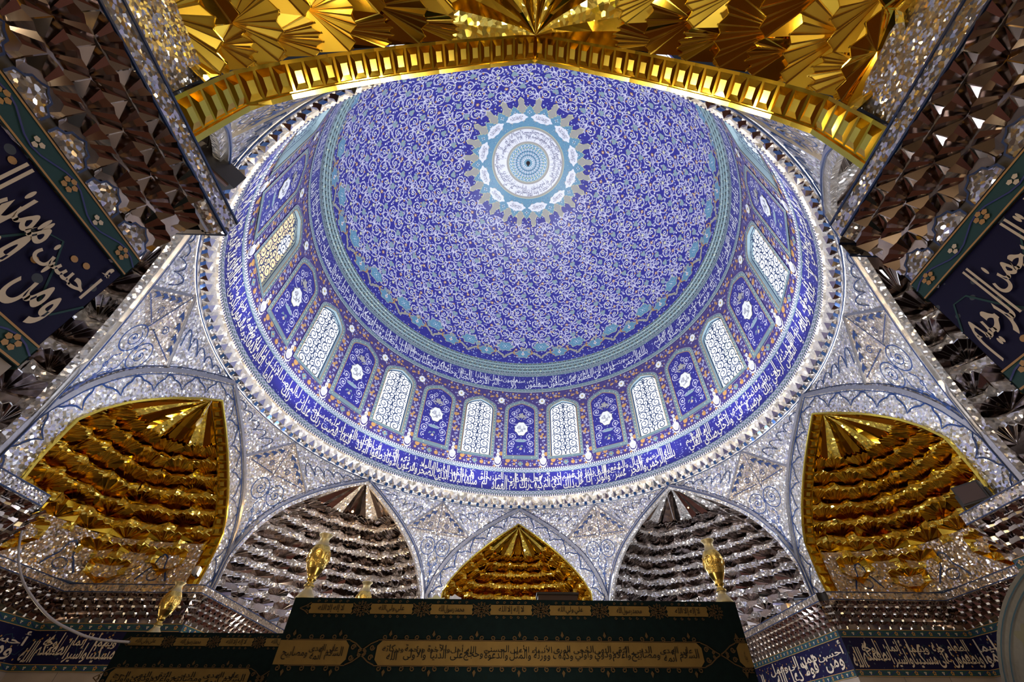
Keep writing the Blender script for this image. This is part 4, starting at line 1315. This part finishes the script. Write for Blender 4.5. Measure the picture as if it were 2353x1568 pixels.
def mitred_ledge(root, name, pts, closed=False):
    """continuous projecting ledge that turns the corners"""
    n = len(pts)
    prof = [(0.012, ZL - 0.034), (0.017, ZL - 0.031), (0.0215, ZL - 0.024), (0.0215, ZL - 0.003), (0.019, ZL), (-0.045, ZL + 0.001)]
    rows = []
    for k in range(n):
        a = Vector((*pts[max(k - 1, 0)], 0)); p = Vector((*pts[k], 0)); b = Vector((*pts[min(k + 1, n - 1)], 0))
        s1 = (p - a).normalized() if k > 0 else (b - p).normalized(); s2 = (b - p).normalized() if k < n - 1 else s1
        n1 = Vector((s1.y, -s1.x, 0)); n2 = Vector((s2.y, -s2.x, 0))
        m_ = (n1 + n2); m_ = m_ / m_.dot(n1) if m_.dot(n1) > 1e-6 else n1
        rows.append([tuple(p + m_ * o + Vector((0, 0, z))) for o, z in prof])
    mt_ = 'mosaic_fine' if name == 'south' else 'mosaic_warm'
    mb = MB(mt_); mb.grid(rows, mt_)
    for idx, r in ((2, 0.0016), (3, 0.0016)):
        for a, b in zip(rows, rows[1:]): mb.bar([a[idx], b[idx]], r, 'line_blue')
    for a, b in zip(rows, rows[1:]): mb.bar([a[0], b[0]], 0.003, 'moulding_silver')
    part('ledge', mb, root)
roots = {}
for k, nm in enumerate(('north', 'east', 'south', 'west')):
    r_, P = lower_side(k, nm); roots[nm] = r_
    if nm == 'south':
        mitred_ledge(r_, nm, [P[0], P[1]]); mitred_ledge(r_, nm, [P[2], P[3], P[4], P[5]])
    else: mitred_ledge(r_, nm, P)

def frieze(label, runs, cells, h, rows, z0, lunette=False, corners=()):
    a0 = runs[0][0]
    root = thing('mirror_frieze', (a0[0], a0[1], z0), label, 'frieze')
    cnt = 0; r = random.Random(int(abs(a0[0]) * 100))
    loc0 = root.location
    bk = MB('mirror_shaded')
    for pa, pb in runs:
        a, b, s, n, L = wseg(pa, pb)
        m_ = max(1, round(L / PT)); st = L / m_
        rz = atan2(-n.x, n.y) + pi       # unit faces -y -> turn to n
        for row in range(rows):
            off = 0.5 if row % 2 else 0
            for q in range(m_):
                x = (q + 0.5 + off) * st
                if x > L - 0.2 * st: continue
                p = a + s * x + n * (0.004 + 0.0040 * row)
                z = z0 + h * row
                o = link('frieze_cell', cells[r.randrange(3)], root)
                o.location = Vector(W((p.x, p.y, z))) - loc0
                o.rotation_euler = (0, 0, rz); cnt += 1
        F = F_plane(a, s, (0, 0, 1), n)
        bk.grid([[F(0, z0, 0.001), F(L, z0, 0.001)], [F(0, z0 + rows * h, 0.012), F(L, z0 + rows * h, 0.012)]])
    for (px, py_), (nx, ny) in corners:
        n = Vector((nx, ny, 0)).normalized()
        for row in range(rows):
            p = Vector((px, py_, 0)) + n * (0.004 + 0.0045 * row)
            o = link('frieze_cell', cells[0], root)
            o.location = Vector(W((p.x, p.y, z0 + h * row))) - loc0
            o.rotation_euler = (0, 0, atan2(-n.x, n.y) + pi); o.scale = (0.8, 1, 1)
    part('frieze_back', bk, root)
    if lunette:
        for pa, pb in runs:
            a, b, s, n, L = wseg(pa, pb); F = F_plane(a, s, (0, 0, 1), n)
            m_ = round(L / PT)
            for q in range(m_):
                lu = MB('mosaic_fine'); x = (q + .5) * L / m_
                o_ = [(-0.0135, 0.0), (-0.0135, 0.007), (-0.009, 0.010), (-0.008, 0.0145), (-0.003, 0.0165), (0, 0.0195), (0.003, 0.0165), (0.008, 0.0145), (0.009, 0.010), (0.0135, 0.007), (0.0135, 0.0)]
                pp = [(x + u, BZ3 + 0.0008 + v) for u, v in o_]
                lu.face([F(u, v, 0.0035) for u, v in pp])
                stroke(lu, F, pp, 0.0016, 0.0042, 'line_blue')
                part('lunette', lu, root)
    return root
def R_(p, k): return rotk(p, k)
pN = [(-IWD, CW), (-IWD, DP), (IWD, DP), (IWD, CW), (CW, CW), (CW, IWD)]
we = [rotk(p, 3) for p in pN]; ea = [rotk(p, 1) for p in pN]; no = pN; so = [rotk(p, 2) for p in pN]
# east recess: jamb between (c,iw) and (dp,iw) is ea[0]-ea[1]; wall x=c north of it is no[4]-no[5]
frieze('mirror stalactite frieze below the right gold vault', [(no[4], no[5]), (ea[0], ea[1]), (ea[1], ea[2])], CELL_N, 0.0175, 4, BZ3 + .001, corners=[(ea[0], (-1, -1))])
frieze('mirror stalactite frieze below the left gold vault', [(we[1], we[2]), (we[2], we[3]), (we[3], we[4])], CELL_N, 0.0175, 4, BZ3 + .001, corners=[(we[3], (1, -1))])
frieze('close mirror frieze above the dark script panel at left', [(so[2], so[3])], CELL_S, 0.0145, 4, BZ3 + 0.012, True)
frieze('close mirror frieze above the dark script panel at right', [(so[0], so[1])], CELL_S, 0.0145, 4, BZ3 + 0.012, True)
frieze('mirror frieze at the left edge, under the pale ledge the cable hangs from', [((-CW, -0.72), so[5])], CELL_N, 0.0175, 4, BZ3 + .001, corners=[(so[5], (1, 1))])
frieze('mirror frieze at the right edge, under the pale ledge beside the black floodlight', [(ea[3], (CW, -0.72))], CELL_N, 0.0175, 4, BZ3 + .001, corners=[(ea[3], (-1, 1))])

# floor and the outer shell that closes the room
fl = MB('floor_carpet'); fl.face([(-1.6, -1.7, ZF), (1.6, -1.7, ZF), (1.6, 1.6, ZF), (-1.6, 1.6, ZF)])
r_ = thing('floor', (0, 0, ZF), kind='structure'); part('carpet', fl, r_)
bw = MB('marble'); bw.face([(-0.4, -1.62, ZF), (0.4, -1.62, ZF), (0.4, -1.62, 0.9), (-0.4, -1.62, 0.9)])
bw.face([(-0.4, -1.4, ZF), (-0.4, -1.62, ZF), (-0.4, -1.62, 0.9), (-0.4, -1.4, 0.9)]); bw.face([(0.4, -1.4, ZF), (0.4, -1.62, ZF), (0.4, -1.62, 0.9), (0.4, -1.4, 0.9)])
r_ = thing('wall_behind', (0, -1.62, ZF), kind='structure'); part('marble_panel', bw, r_)

# ================================================================== the covered shrine
def ornate_frame(mb, F, x0, x1, z0, z1, mat, r=0.011, tip=0.03):
    """crested border of scrolls round a long cartouche, pointed at both ends"""
    n = max(2, int((x1 - x0) / (r * 3.6)))
    for q in range(n):
        x = x0 + (x1 - x0) * (q + .5) / n; w_ = (x1 - x0) / n
        for zz_, s in ((z1, 1), (z0, -1)):
            stroke(mb, F, spiral(x - w_ * .25, zz_ + s * r * .45, r * .42, 1.2, -s * pi / 2, s, 10, .25), r * .16, 0.0012, mat)
            stroke(mb, F, spiral(x + w_ * .25, zz_ + s * r * .45, r * .42, 1.2, -s * pi / 2, -s, 10, .25), r * .16, 0.0012, mat)
            if q % 2 == 0:
                poly(mb, F, [(x, zz_ + s * r * .55), (x + r * .28, zz_ + s * r * .9), (x, zz_ + s * r * 1.5), (x - r * .28, zz_ + s * r * .9)], 0.0013, mat)
        for zz_, s in ((z1, 1), (z0, -1)):
            stroke(mb, F, [(x - w_ / 2, zz_ + s * r * .08), (x, zz_ + s * r * .12), (x + w_ / 2, zz_ + s * r * .08)], r * .14, 0.0014, mat)
    zc = (z0 + z1) / 2; hh = (z1 - z0) / 2
    for xe, s in ((x0, -1), (x1, 1)):
        for v in (1, -1):
            stroke(mb, F, [(xe, zc + v * hh), (xe + s * tip * .35, zc + v * hh * .75), (xe + s * tip * .7, zc + v * hh * .3), (xe + s * tip, zc)], r * .18, 0.0012, mat)
            stroke(mb, F, spiral(xe + s * tip * .25, zc + v * hh * .42, hh * .26, 1.3, 0, v * s, 12, .2), r * .2, 0.0013, mat)
            stroke(mb, F, spiral(xe + s * tip * .62, zc + v * hh * .16, hh * .15, 1.2, 0, v * s, 10, .2), r * .2, 0.0013, mat)
def cloth_band(root, F, centres, texts, cart, z_row=0.161, salam_spans=()):
    row = MB('cloth_gold')
    for x, t in zip(centres, texts):
        cg = MB('cloth_gold')
        w_ = 0.031
        poly(cg, F, [(x - w_, z_row - .0065), (x + w_, z_row - .0065), (x + w_ * 1.04, z_row - .003), (x + w_ * .98, z_row), (x + w_ * 1.04, z_row + .003), (x + w_, z_row + .0065), (x - w_, z_row + .0065), (x - w_ * 1.04, z_row + .003), (x - w_ * .98, z_row), (x - w_ * 1.04, z_row - .003)], 0.0010, 'cloth_gold')
        line(cg, F, t, x - w_ * .62, x + w_ * .62, z_row - .0052, z_row + .0052, 0.0018, 'cloth_ink', 0.005, 1.3)
        for s in (1, -1):
            for v in (1, -1):
                stroke(cg, F, [(x + s * w_ * 1.02, z_row + v * .0075), (x + s * w_ * 1.25, z_row + v * .003), (x + s * w_ * 1.5, z_row)], .0013, 0.0011, 'cloth_thread')
                stroke(cg, F, spiral(x + s * w_ * 1.14, z_row + v * .003, .0024, 1.1, 0, s, 8, .2), .0011, 0.0012, 'cloth_thread')
            for q in range(5):
                xx = x - w_ * .7 + w_ * .35 * q
                stroke(cg, F, spiral(xx, z_row + s * .0092, .0022, 1.1, 0, s, 8, .2), .0010, 0.0012, 'cloth_thread')
        part('gold_cartouche', cg, root)
        # round rosette half way to the next one
        ro = MB('cloth_thread'); xr = x + cart / 2
        if xr < centres[-1] + cart * 0.6:
            for rr, nn in ((0.0085, 12), (0.005, 8)):
                for q in range(nn):
                    a = 2 * pi * q / nn
                    stroke(ro, F, spiral(xr + rr * cos(a), z_row + rr * sin(a), .0019, 1.0, a, 1, 7, .2), .0010, 0.0011, 'cloth_thread')
            part('embroidered_rosette', ro, root)
    for x0, x1, txt, clip0, clip1 in salam_spans:
        z0, z1 = 0.0935, 0.1215
        lg = MB('cloth_gold')
        a, b = max(x0, clip0), min(x1, clip1)
        c_ = 0.006
        o_ = []
        o_ += [(a, z0), (b, z0)] if clip1 < x1 else [(a, z0), (b - c_, z0), (b, z0 + c_), (b, z1 - c_), (b - c_, z1)]
        if clip1 < x1: o_ += [(b, z1)]
        o_ += [(a, z1)] if clip0 > x0 else [(a + c_, z1), (a, z1 - c_), (a, z0 + c_)]
        if not clip0 > x0: o_[0] = (a + c_, z0)
        poly(lg, F, o_, 0.0010, 'cloth_gold')
        if txt: stacked(lg, F, txt, a + 0.008, b - 0.006, z0 + .0055, z1 - .0045, 0.0018, 'cloth_ink', 0.004, 1.7)
        part('gold_script_panel', lg, root)
        om = MB('cloth_thread')
        ornate_frame(om, F, a, b, z0, z1, 'cloth_thread', 0.0085, 0.026 if True else 0)
        if clip0 > x0 or clip1 < x1:      # drop scrolls that would pass the cloth's edge
            keep = [i for i, f_ in enumerate(om.f) if all(clip0 * S - 1e-6 <= om.v[v][0] * S <= clip1 * S + 1e-6 for v in f_)]
            om.f = [om.f[i] for i in keep]; om.m = [om.m[i] for i in keep]
        part('scroll_border', om, root, kind='stuff')
def drape(mb, x0, x1, y0, y1, ztop, zbot, mat='cloth_green'):
    """cloth over a box, its sides hanging in slight folds"""
    loop = []
    def side(ax, ay, bx, by, n=24):
        for k in range(n):
            t = k / n
            loop.append((ax + (bx - ax) * t, ay + (by - ay) * t, t))
    side(x0, y0, x1, y0); side(x1, y0, x1, y1); side(x1, y1, x0, y1); side(x0, y1, x0, y0)
    cx_, cy_ = (x0 + x1) / 2, (y0 + y1) / 2
    rows = []
    for q in range(7):
        z = ztop + (zbot - ztop) * q / 6
        r = []
        for k, (x, y, t) in enumerate(loop):
            d = 0.0016 * (q / 6) * sin(k * 1.7) - 0.0002
            v = Vector((x - cx_, y - cy_, 0)).normalized()
            r.append((x - v.x * abs(d), y - v.y * abs(d), z))
        rows.append(r)
    mb.grid(rows, mat, close=True)
    mb.face([(x0, y0, ztop), (x1, y0, ztop), (x1, y1, ztop), (x0, y1, ztop)], mat)
XL, XR, YF, ZT_ = -0.345, 0.337, -0.45, 0.175
shr = thing('covered_shrine', (0, -0.2, ZF), 'large shrine box under a dark green cloth with gold script panels', 'shrine')
mb = MB('cloth_green'); drape(mb, XL, XR, YF, 0.12, ZT_, -0.12); part('cloth', mb, shr)
mb = MB('wood_dark'); mb.box((XL + .012, YF + .012, ZF), (XR - .012, 0.11, ZT_ - .004)); part('body', mb, shr)
F = F_plane((0, YF, 0), (1, 0, 0), (0, 0, 1), (0, -1, 0))
LA_, AW, MR = 'لا إله إلا الله', 'علي ولي الله', 'محمد رسول الله'
cen = [-0.286 + 0.0905 * k for k in range(7)]
cloth_band(shr, F, cen, [LA_, AW, MR, LA_, AW, MR, LA_], 0.0905,
           salam_spans=[(-0.205, 0.266, SALAM, -9, 9), (-0.72, -0.245, 'السلام على أئمة الهدى ومصابيح', XL + .001, 9), (0.318, 0.8, 'وبركاته', -9, XR - .001)])
ext = thing('covered_shrine_wing', (-0.56, -0.05, ZF), 'smaller shrine wing under green cloth, left of the main covered shrine', 'shrine')
mb = MB('cloth_green'); drape(mb, -0.775, XL - 0.004, -0.17, 0.10, ZT_ + .003, -0.12); part('cloth', mb, ext)
mb = MB('wood_dark'); mb.box((-0.765, -0.16, ZF), (XL - .014, 0.09, ZT_ - .004)); part('body', mb, ext)
F = F_plane((0, -0.17, 0), (1, 0, 0), (0, 0, 1), (0, -1, 0))
cloth_band(ext, F, [-0.728, -0.641, -0.554, -0.467], [AW, MR, LA_, AW], 0.087, z_row=0.163, salam_spans=[(-0.762, -0.505, SALAM[:70], -0.772, 9), (-0.462, -0.30, 'ورحمة الله', -9, XL - .006)])

# vases on the shrine's corners
def vase(loc, label, h=0.099):
    prof = [(0.0, 0), (.0165, .0), (.0168, .003), (.012, .010), (.0075, .016), (.0066, .020), (.0092, .022), (.0092, .024), (.0058, .027), (.0062, .031), (.0088, .033), (.0075, .036),
            (.0105, .042), (.0150, .051), (.0182, .062), (.0192, .073), (.0178, .083), (.0140, .091), (.0100, .096), (.0082, .102), (.0088, .107), (.0125, .1115), (.0130, .113), (.0095, .1135)]
    sc = h / 0.1135
    r = thing('vase', loc, label, 'vase', 'brass vases on the shrine corners')
    def lathe(pr, mat, nm, lb=None):
        mb = MB(mat)
        mb.grid([[(loc[0] + rr * sc * cos(2 * pi * k / 32), loc[1] + rr * sc * sin(2 * pi * k / 32), loc[2] + z * sc) for k in range(33)] for rr, z in pr], mat)
        return part(nm, mb, r, lb, smooth=True)
    lathe(prof[:7], 'brass_satin', 'foot', 'pale satin foot'); lathe(prof[6:14], 'brass', 'stem'); lathe(prof[13:18], 'brass_chased', 'body', 'chased body covered in relief scrolls'); lathe(prof[17:], 'brass_satin', 'neck')
    bd_ = MB('brass_chased')
    for q in range(6):
        a = 2 * pi * q / 6 - 0.3
        Fv = lambda u, v, hh=0.0: (loc[0] + (0.0190 * sc + 0.0008 + hh) * cos(a + u / 0.019) * (1 - (abs(v) / 0.05) ** 2 * .9), loc[1] + (0.0190 * sc + 0.0008 + hh) * sin(a + u / 0.019) * (1 - (abs(v) / 0.05) ** 2 * .9), loc[2] + (0.070 + v) * sc)
        bd_.bar([Fv(*p) for p in [(0.0075 * cos(k * pi / 8), 0.011 * sin(k * pi / 8)) for k in range(17)]], 0.0006, 'brass_chased')
        bd_.bar([Fv(*p) for p in spiral(0, 0, 0.005, 1.6, 0, 1, 14, .2)], 0.0006, 'brass_chased')
    part('relief_medallion', bd_, r)
    return r
vase((-0.338, -0.432, ZT_), 'gold vase on the near left corner of the green cloth')
vase((0.328, -0.432, ZT_), 'gold vase on the near right corner of the green cloth')
vase((-0.335, -0.15, ZT_ + .002), 'gold vase half hidden behind the cloth edge, inward of the near left one')
vase((-0.750, -0.13, ZT_ + .003), 'gold vase on the far left wing of the green cloth')

# odds and ends on top of the shrine
t = thing('wooden_box', (0.058, -0.43, ZT_), 'small dark wooden box lying on the shrine top, right of the centre', 'box')
mb = MB('wood_dark'); mb.box((0.027, -0.44, ZT_), (0.090, -0.41, ZT_ + .010)); part('case', mb, t)
mb = MB('black_metal'); mb.box((0.025, -0.442, ZT_ + .010), (0.092, -0.408, ZT_ + .013)); part('lid', mb, t)
t = thing('folded_cloth', (-0.125, -0.43, ZT_), 'crumpled yellow and white cloth on the shrine top', 'cloth')
mb = MB('tile_lemon')
rr = random.Random(4)
for x0, w_, mt_ in ((-0.146, 0.026, 'tile_lemon'), (-0.112, 0.018, 'tile_white')):
    pts = [(x0 + w_ * k / 5, 0.004 + 0.004 * rr.random() + (0.003 if k in (2, 3) else 0)) for k in range(6)]
    mb.grid([[(x, -0.44, ZT_) for x, _ in pts], [(x, -0.436, ZT_ + z) for x, z in pts], [(x, -0.424, ZT_ + z * .8) for x, z in pts], [(x, -0.418, ZT_) for x, _ in pts]], mt_)
part('fold', mb, t)

# ================================================================== fittings
def hang_lamp(pts, bulb, label, r=0.0009):
    t = thing('pendant_lamp', pts[0], label, 'lamp')
    mb = MB('cord_white'); mb.bar(pts, r, 'cord_white', n=6); part('cord', mb, t)
    e = Vector(pts[-1])
    for nm, mt_, pr in (('socket', 'brass', [(0.0, 0.0), (.0028, 0.0), (.0030, -.008), (.004, -.010)]), ('bulb', 'brass_satin', [(.004, -.010), (.0058, -.020), (.0058, -.028), (.003, -.036), (0, -.038)])):
        mb = MB(mt_); k_ = bulb
        mb.grid([[(e.x + rr * k_ * cos(2 * pi * k / 12), e.y + rr * k_ * sin(2 * pi * k / 12), e.z + z * k_) for k in range(13)] for rr, z in pr], mt_); part(nm, mb, t, smooth=True)
    return t
hang_lamp([(0.045, -1.012, 1.045), (0.02, -1.008, 1.035), (0.0, -1.005, 1.045), (0.0, -1.005, 1.0)], 1.1, 'small unlit lamp hanging from the peak of the overhead gold arch')
hang_lamp([(-1.04, -0.03, 0.90), (-1.06, -0.03, 0.855), (-1.05, -0.01, 0.85), (-1.055, 0.0, 0.80)], 1.1, 'small unlit lamp dangling inside the left gold vault')
for az, lb, dz in ((45, 'thin white wire hanging at the right silver vault', .23), (-45, 'thin white wire hanging at the left silver vault', .16)):
    f = bayF(az)
    t = thing('hanging_wire', f(-0.01, -0.03, 1.10), lb, 'wire')
    mb = MB('cord_white'); mb.bar([f(-0.015, -0.050, 1.09), f(-0.012, -0.050, 1.0), f(-0.004, -0.045, 0.93), f(0.0, -0.04, 1.09 - dz * 1.4)], 0.0011, 'cord_white', n=6); part('strand', mb, t)
# long pale cable in the lower left
def smooth_path(P, n=10):
    P = [Vector(p) for p in P]; out = []
    for i in range(len(P) - 1):
        p0 = P[max(i - 1, 0)]; p1 = P[i]; p2 = P[i + 1]; p3 = P[min(i + 2, len(P) - 1)]
        for k in range(n):
            t = k / n
            out.append(tuple(0.5 * ((2 * p1) + (p2 - p0) * t + (2 * p0 - 5 * p1 + 4 * p2 - p3) * t * t + (3 * p1 - p0 - 3 * p2 + p3) * t ** 3)))
    return out + [tuple(P[-1])]
t = thing('cable', (-1.08, -0.25, 0.40), 'long pale cable looping down in the lower left corner', 'cable')
mb = MB('cord_white'); mb.bar(smooth_path([(-1.080, -0.25, 0.403), (-1.06, -0.25, 0.36), (-1.035, -0.25, 0.318), (-1.0, -0.25, 0.275), (-0.952, -0.25, 0.234), (-0.872, -0.25, 0.187), (-0.808, -0.25, 0.164), (-0.76, -0.25, 0.153), (-0.70, -0.25, 0.149)]), 0.0021, 'cord_white', n=6); part('strand', mb, t, smooth=True)
# floodlights
def floodlight(loc, yaw, label, lit=False, s=1.0, tilt=0.5):
    t = thing('floodlight', loc, label, 'floodlight', rotz=yaw)
    def bx(a, b, mat, nm, lb=None):
        mb = MB(mat); mb.box(tuple(x * s for x in a), tuple(x * s for x in b)); me = mb.mesh(nm, world=False)
        return link(nm, me, t, label=lb)
    bx((-.022, -.008, .004), (.022, .010, .040), 'black_metal', 'housing')
    for q in range(6): bx((-.020 + .007 * q, .010, .006), (-.018 + .007 * q, .017, .038), 'black_metal', 'fin')
    bx((-.019, -.0095, .007), (.019, -.008, .037), 'glow_lamp' if lit else 'wood_dark', 'glass', 'glowing lamp glass' if lit else None)
    for sx in (-.026, .023): bx((sx, -.003, -.002), (sx + .003, .003, .026), 'black_metal', 'bracket')
    return t
floodlight((0.985, -0.345, ZL), radians(-60), 'black floodlight at the lower right of the right gold vault', s=1.15)
floodlight((-0.965, 0.225, ZL), radians(110), 'lit lamp glowing under the left gold vault', lit=True, s=0.62)
# dark speaker housing in the upper left
t = thing('loudspeaker', (-0.62, -0.83, 0.80), 'black wedge-shaped loudspeaker behind the upper left ledge', 'loudspeaker')
A = [(-0.640, -0.885, 0.80), (-0.590, -0.800, 0.80), (-0.628, -0.792, 0.80), (-0.655, -0.83, 0.80)]
mb = MB('black_metal'); B_ = [(x, y, z + 0.05) for x, y, z in A]
mb.face(A); mb.face(B_)
for k in range(4): mb.face([A[k], A[(k + 1) % 4], B_[(k + 1) % 4], B_[k]])
part('housing', mb, t)
mb = MB('wood_dark'); mb.bar([(-0.636, -0.868, 0.7985), (-0.600, -0.806, 0.7985)], 0.004, 'wood_dark'); part('grille_bar', mb, t)

# arched mosaic screen at the lower right edge
kx = 0.70
def FS(u, v, h=0.0): return (kx - h, -0.69 - u, v)
t = thing('arched_screen', (kx, -0.69, ZF), 'arched screen with olive gold vine pattern cut off at the lower right corner', 'screen')
def archpts(ry, rz, n=28): return [(ry * cos(pi * k / n), rz * sin(pi * k / n)) for k in range(n + 1)]
mb = MB('mosaic_stone')
o_ = archpts(0.270, 0.207)
for h in (0.0, -0.02): mb.face([FS(u, v, h) for u, v in [(0.27, ZF)] + o_ + [(-0.27, ZF)]])
mb.grid([[FS(u, v, 0) for u, v in [(0.27, ZF)] + o_ + [(-0.27, ZF)]], [FS(u, v, -0.02) for u, v in [(0.27, ZF)] + o_ + [(-0.27, ZF)]]])
part('panel', mb, t)
mb = MB('tile_dark_green')
for rr in (0.262, 0.250): stroke(mb, FS, archpts(rr, rr * 0.765, 40), 0.0018, 0.002, 'tile_dark_green')
for s in (1, -1):
    for cu, cv, r in ((0.20, 0.03, 0.018), (0.185, 0.085, 0.018), (0.14, 0.13, 0.018), (0.20, -0.02, 0.02), (0.12, 0.06, 0.02), (0.06, 0.15, 0.02)):
        stroke(mb, FS, spiral(s * cu, cv, r, 1.4, 0, s, 16, .2), 0.0016, 0.002, 'tile_dark_green')
part('vine_line', mb, t)
for s in (1, -1):
    for cu, cv, r in ((0.205, 0.06, 0.022), (0.214, 0.012, 0.024), (0.165, 0.115, 0.02), (0.165, 0.05, 0.024), (0.15, 0.0, 0.03), (0.10, 0.11, 0.022), (0.175, -0.05, 0.025), (0.07, 0.03, 0.03), (0.03, 0.12, 0.02)):
        mb = MB('olive_gold'); star(mb, FS, (s * cu, cv), r, 0.003, 'olive_gold', 5, 0.4, 30)
        part('leaf_inlay', mb, t)

# amber lamp glowing at the peak of the left silver vault, white spots elsewhere
def spot(loc, col, r, label, mat):
    t = thing('spot_lamp', loc, label, 'lamp')
    mb = MB(mat)
    mb.grid([[(loc[0] + r * sin(pi * j / 6) * cos(2 * pi * k / 10), loc[1] + r * sin(pi * j / 6) * sin(2 * pi * k / 10), loc[2] + r * cos(pi * j / 6)) for k in range(11)] for j in range(7)], mat)
    part('bulb', mb, t, smooth=True)
    mb = MB('black_metal'); mb.bar([(loc[0], loc[1], loc[2] + r), (loc[0], loc[1], loc[2] + r * 3)], r * .4, 'black_metal'); part('socket', mb, t)
f = bayF(-45)
spot(f(-0.01, 0.04, 0.80), None, 0.005, 'amber spot lamp blazing near the peak of the left silver vault', 'glow_amber')
spot(f(0.075, 0.08, 0.72), None, 0.004, 'amber spot lamp lower right inside the left silver vault', 'glow_amber')
f = bayF(180)
spot(f(0.28, 0.10, 0.735), None, 0.007, 'bright spot lamp in the overhead gold vault, left of its peak', 'glow_lamp')
spot(f(-0.30, 0.10, 0.70), None, 0.003, 'bright spot lamp in the overhead gold vault, right of its peak', 'glow_lamp')
f = bayF(45)
spot(f(0.04, 0.06, 0.84), None, 0.003, 'tiny amber spot lamp in the ribbed peak of the right silver vault', 'glow_amber')
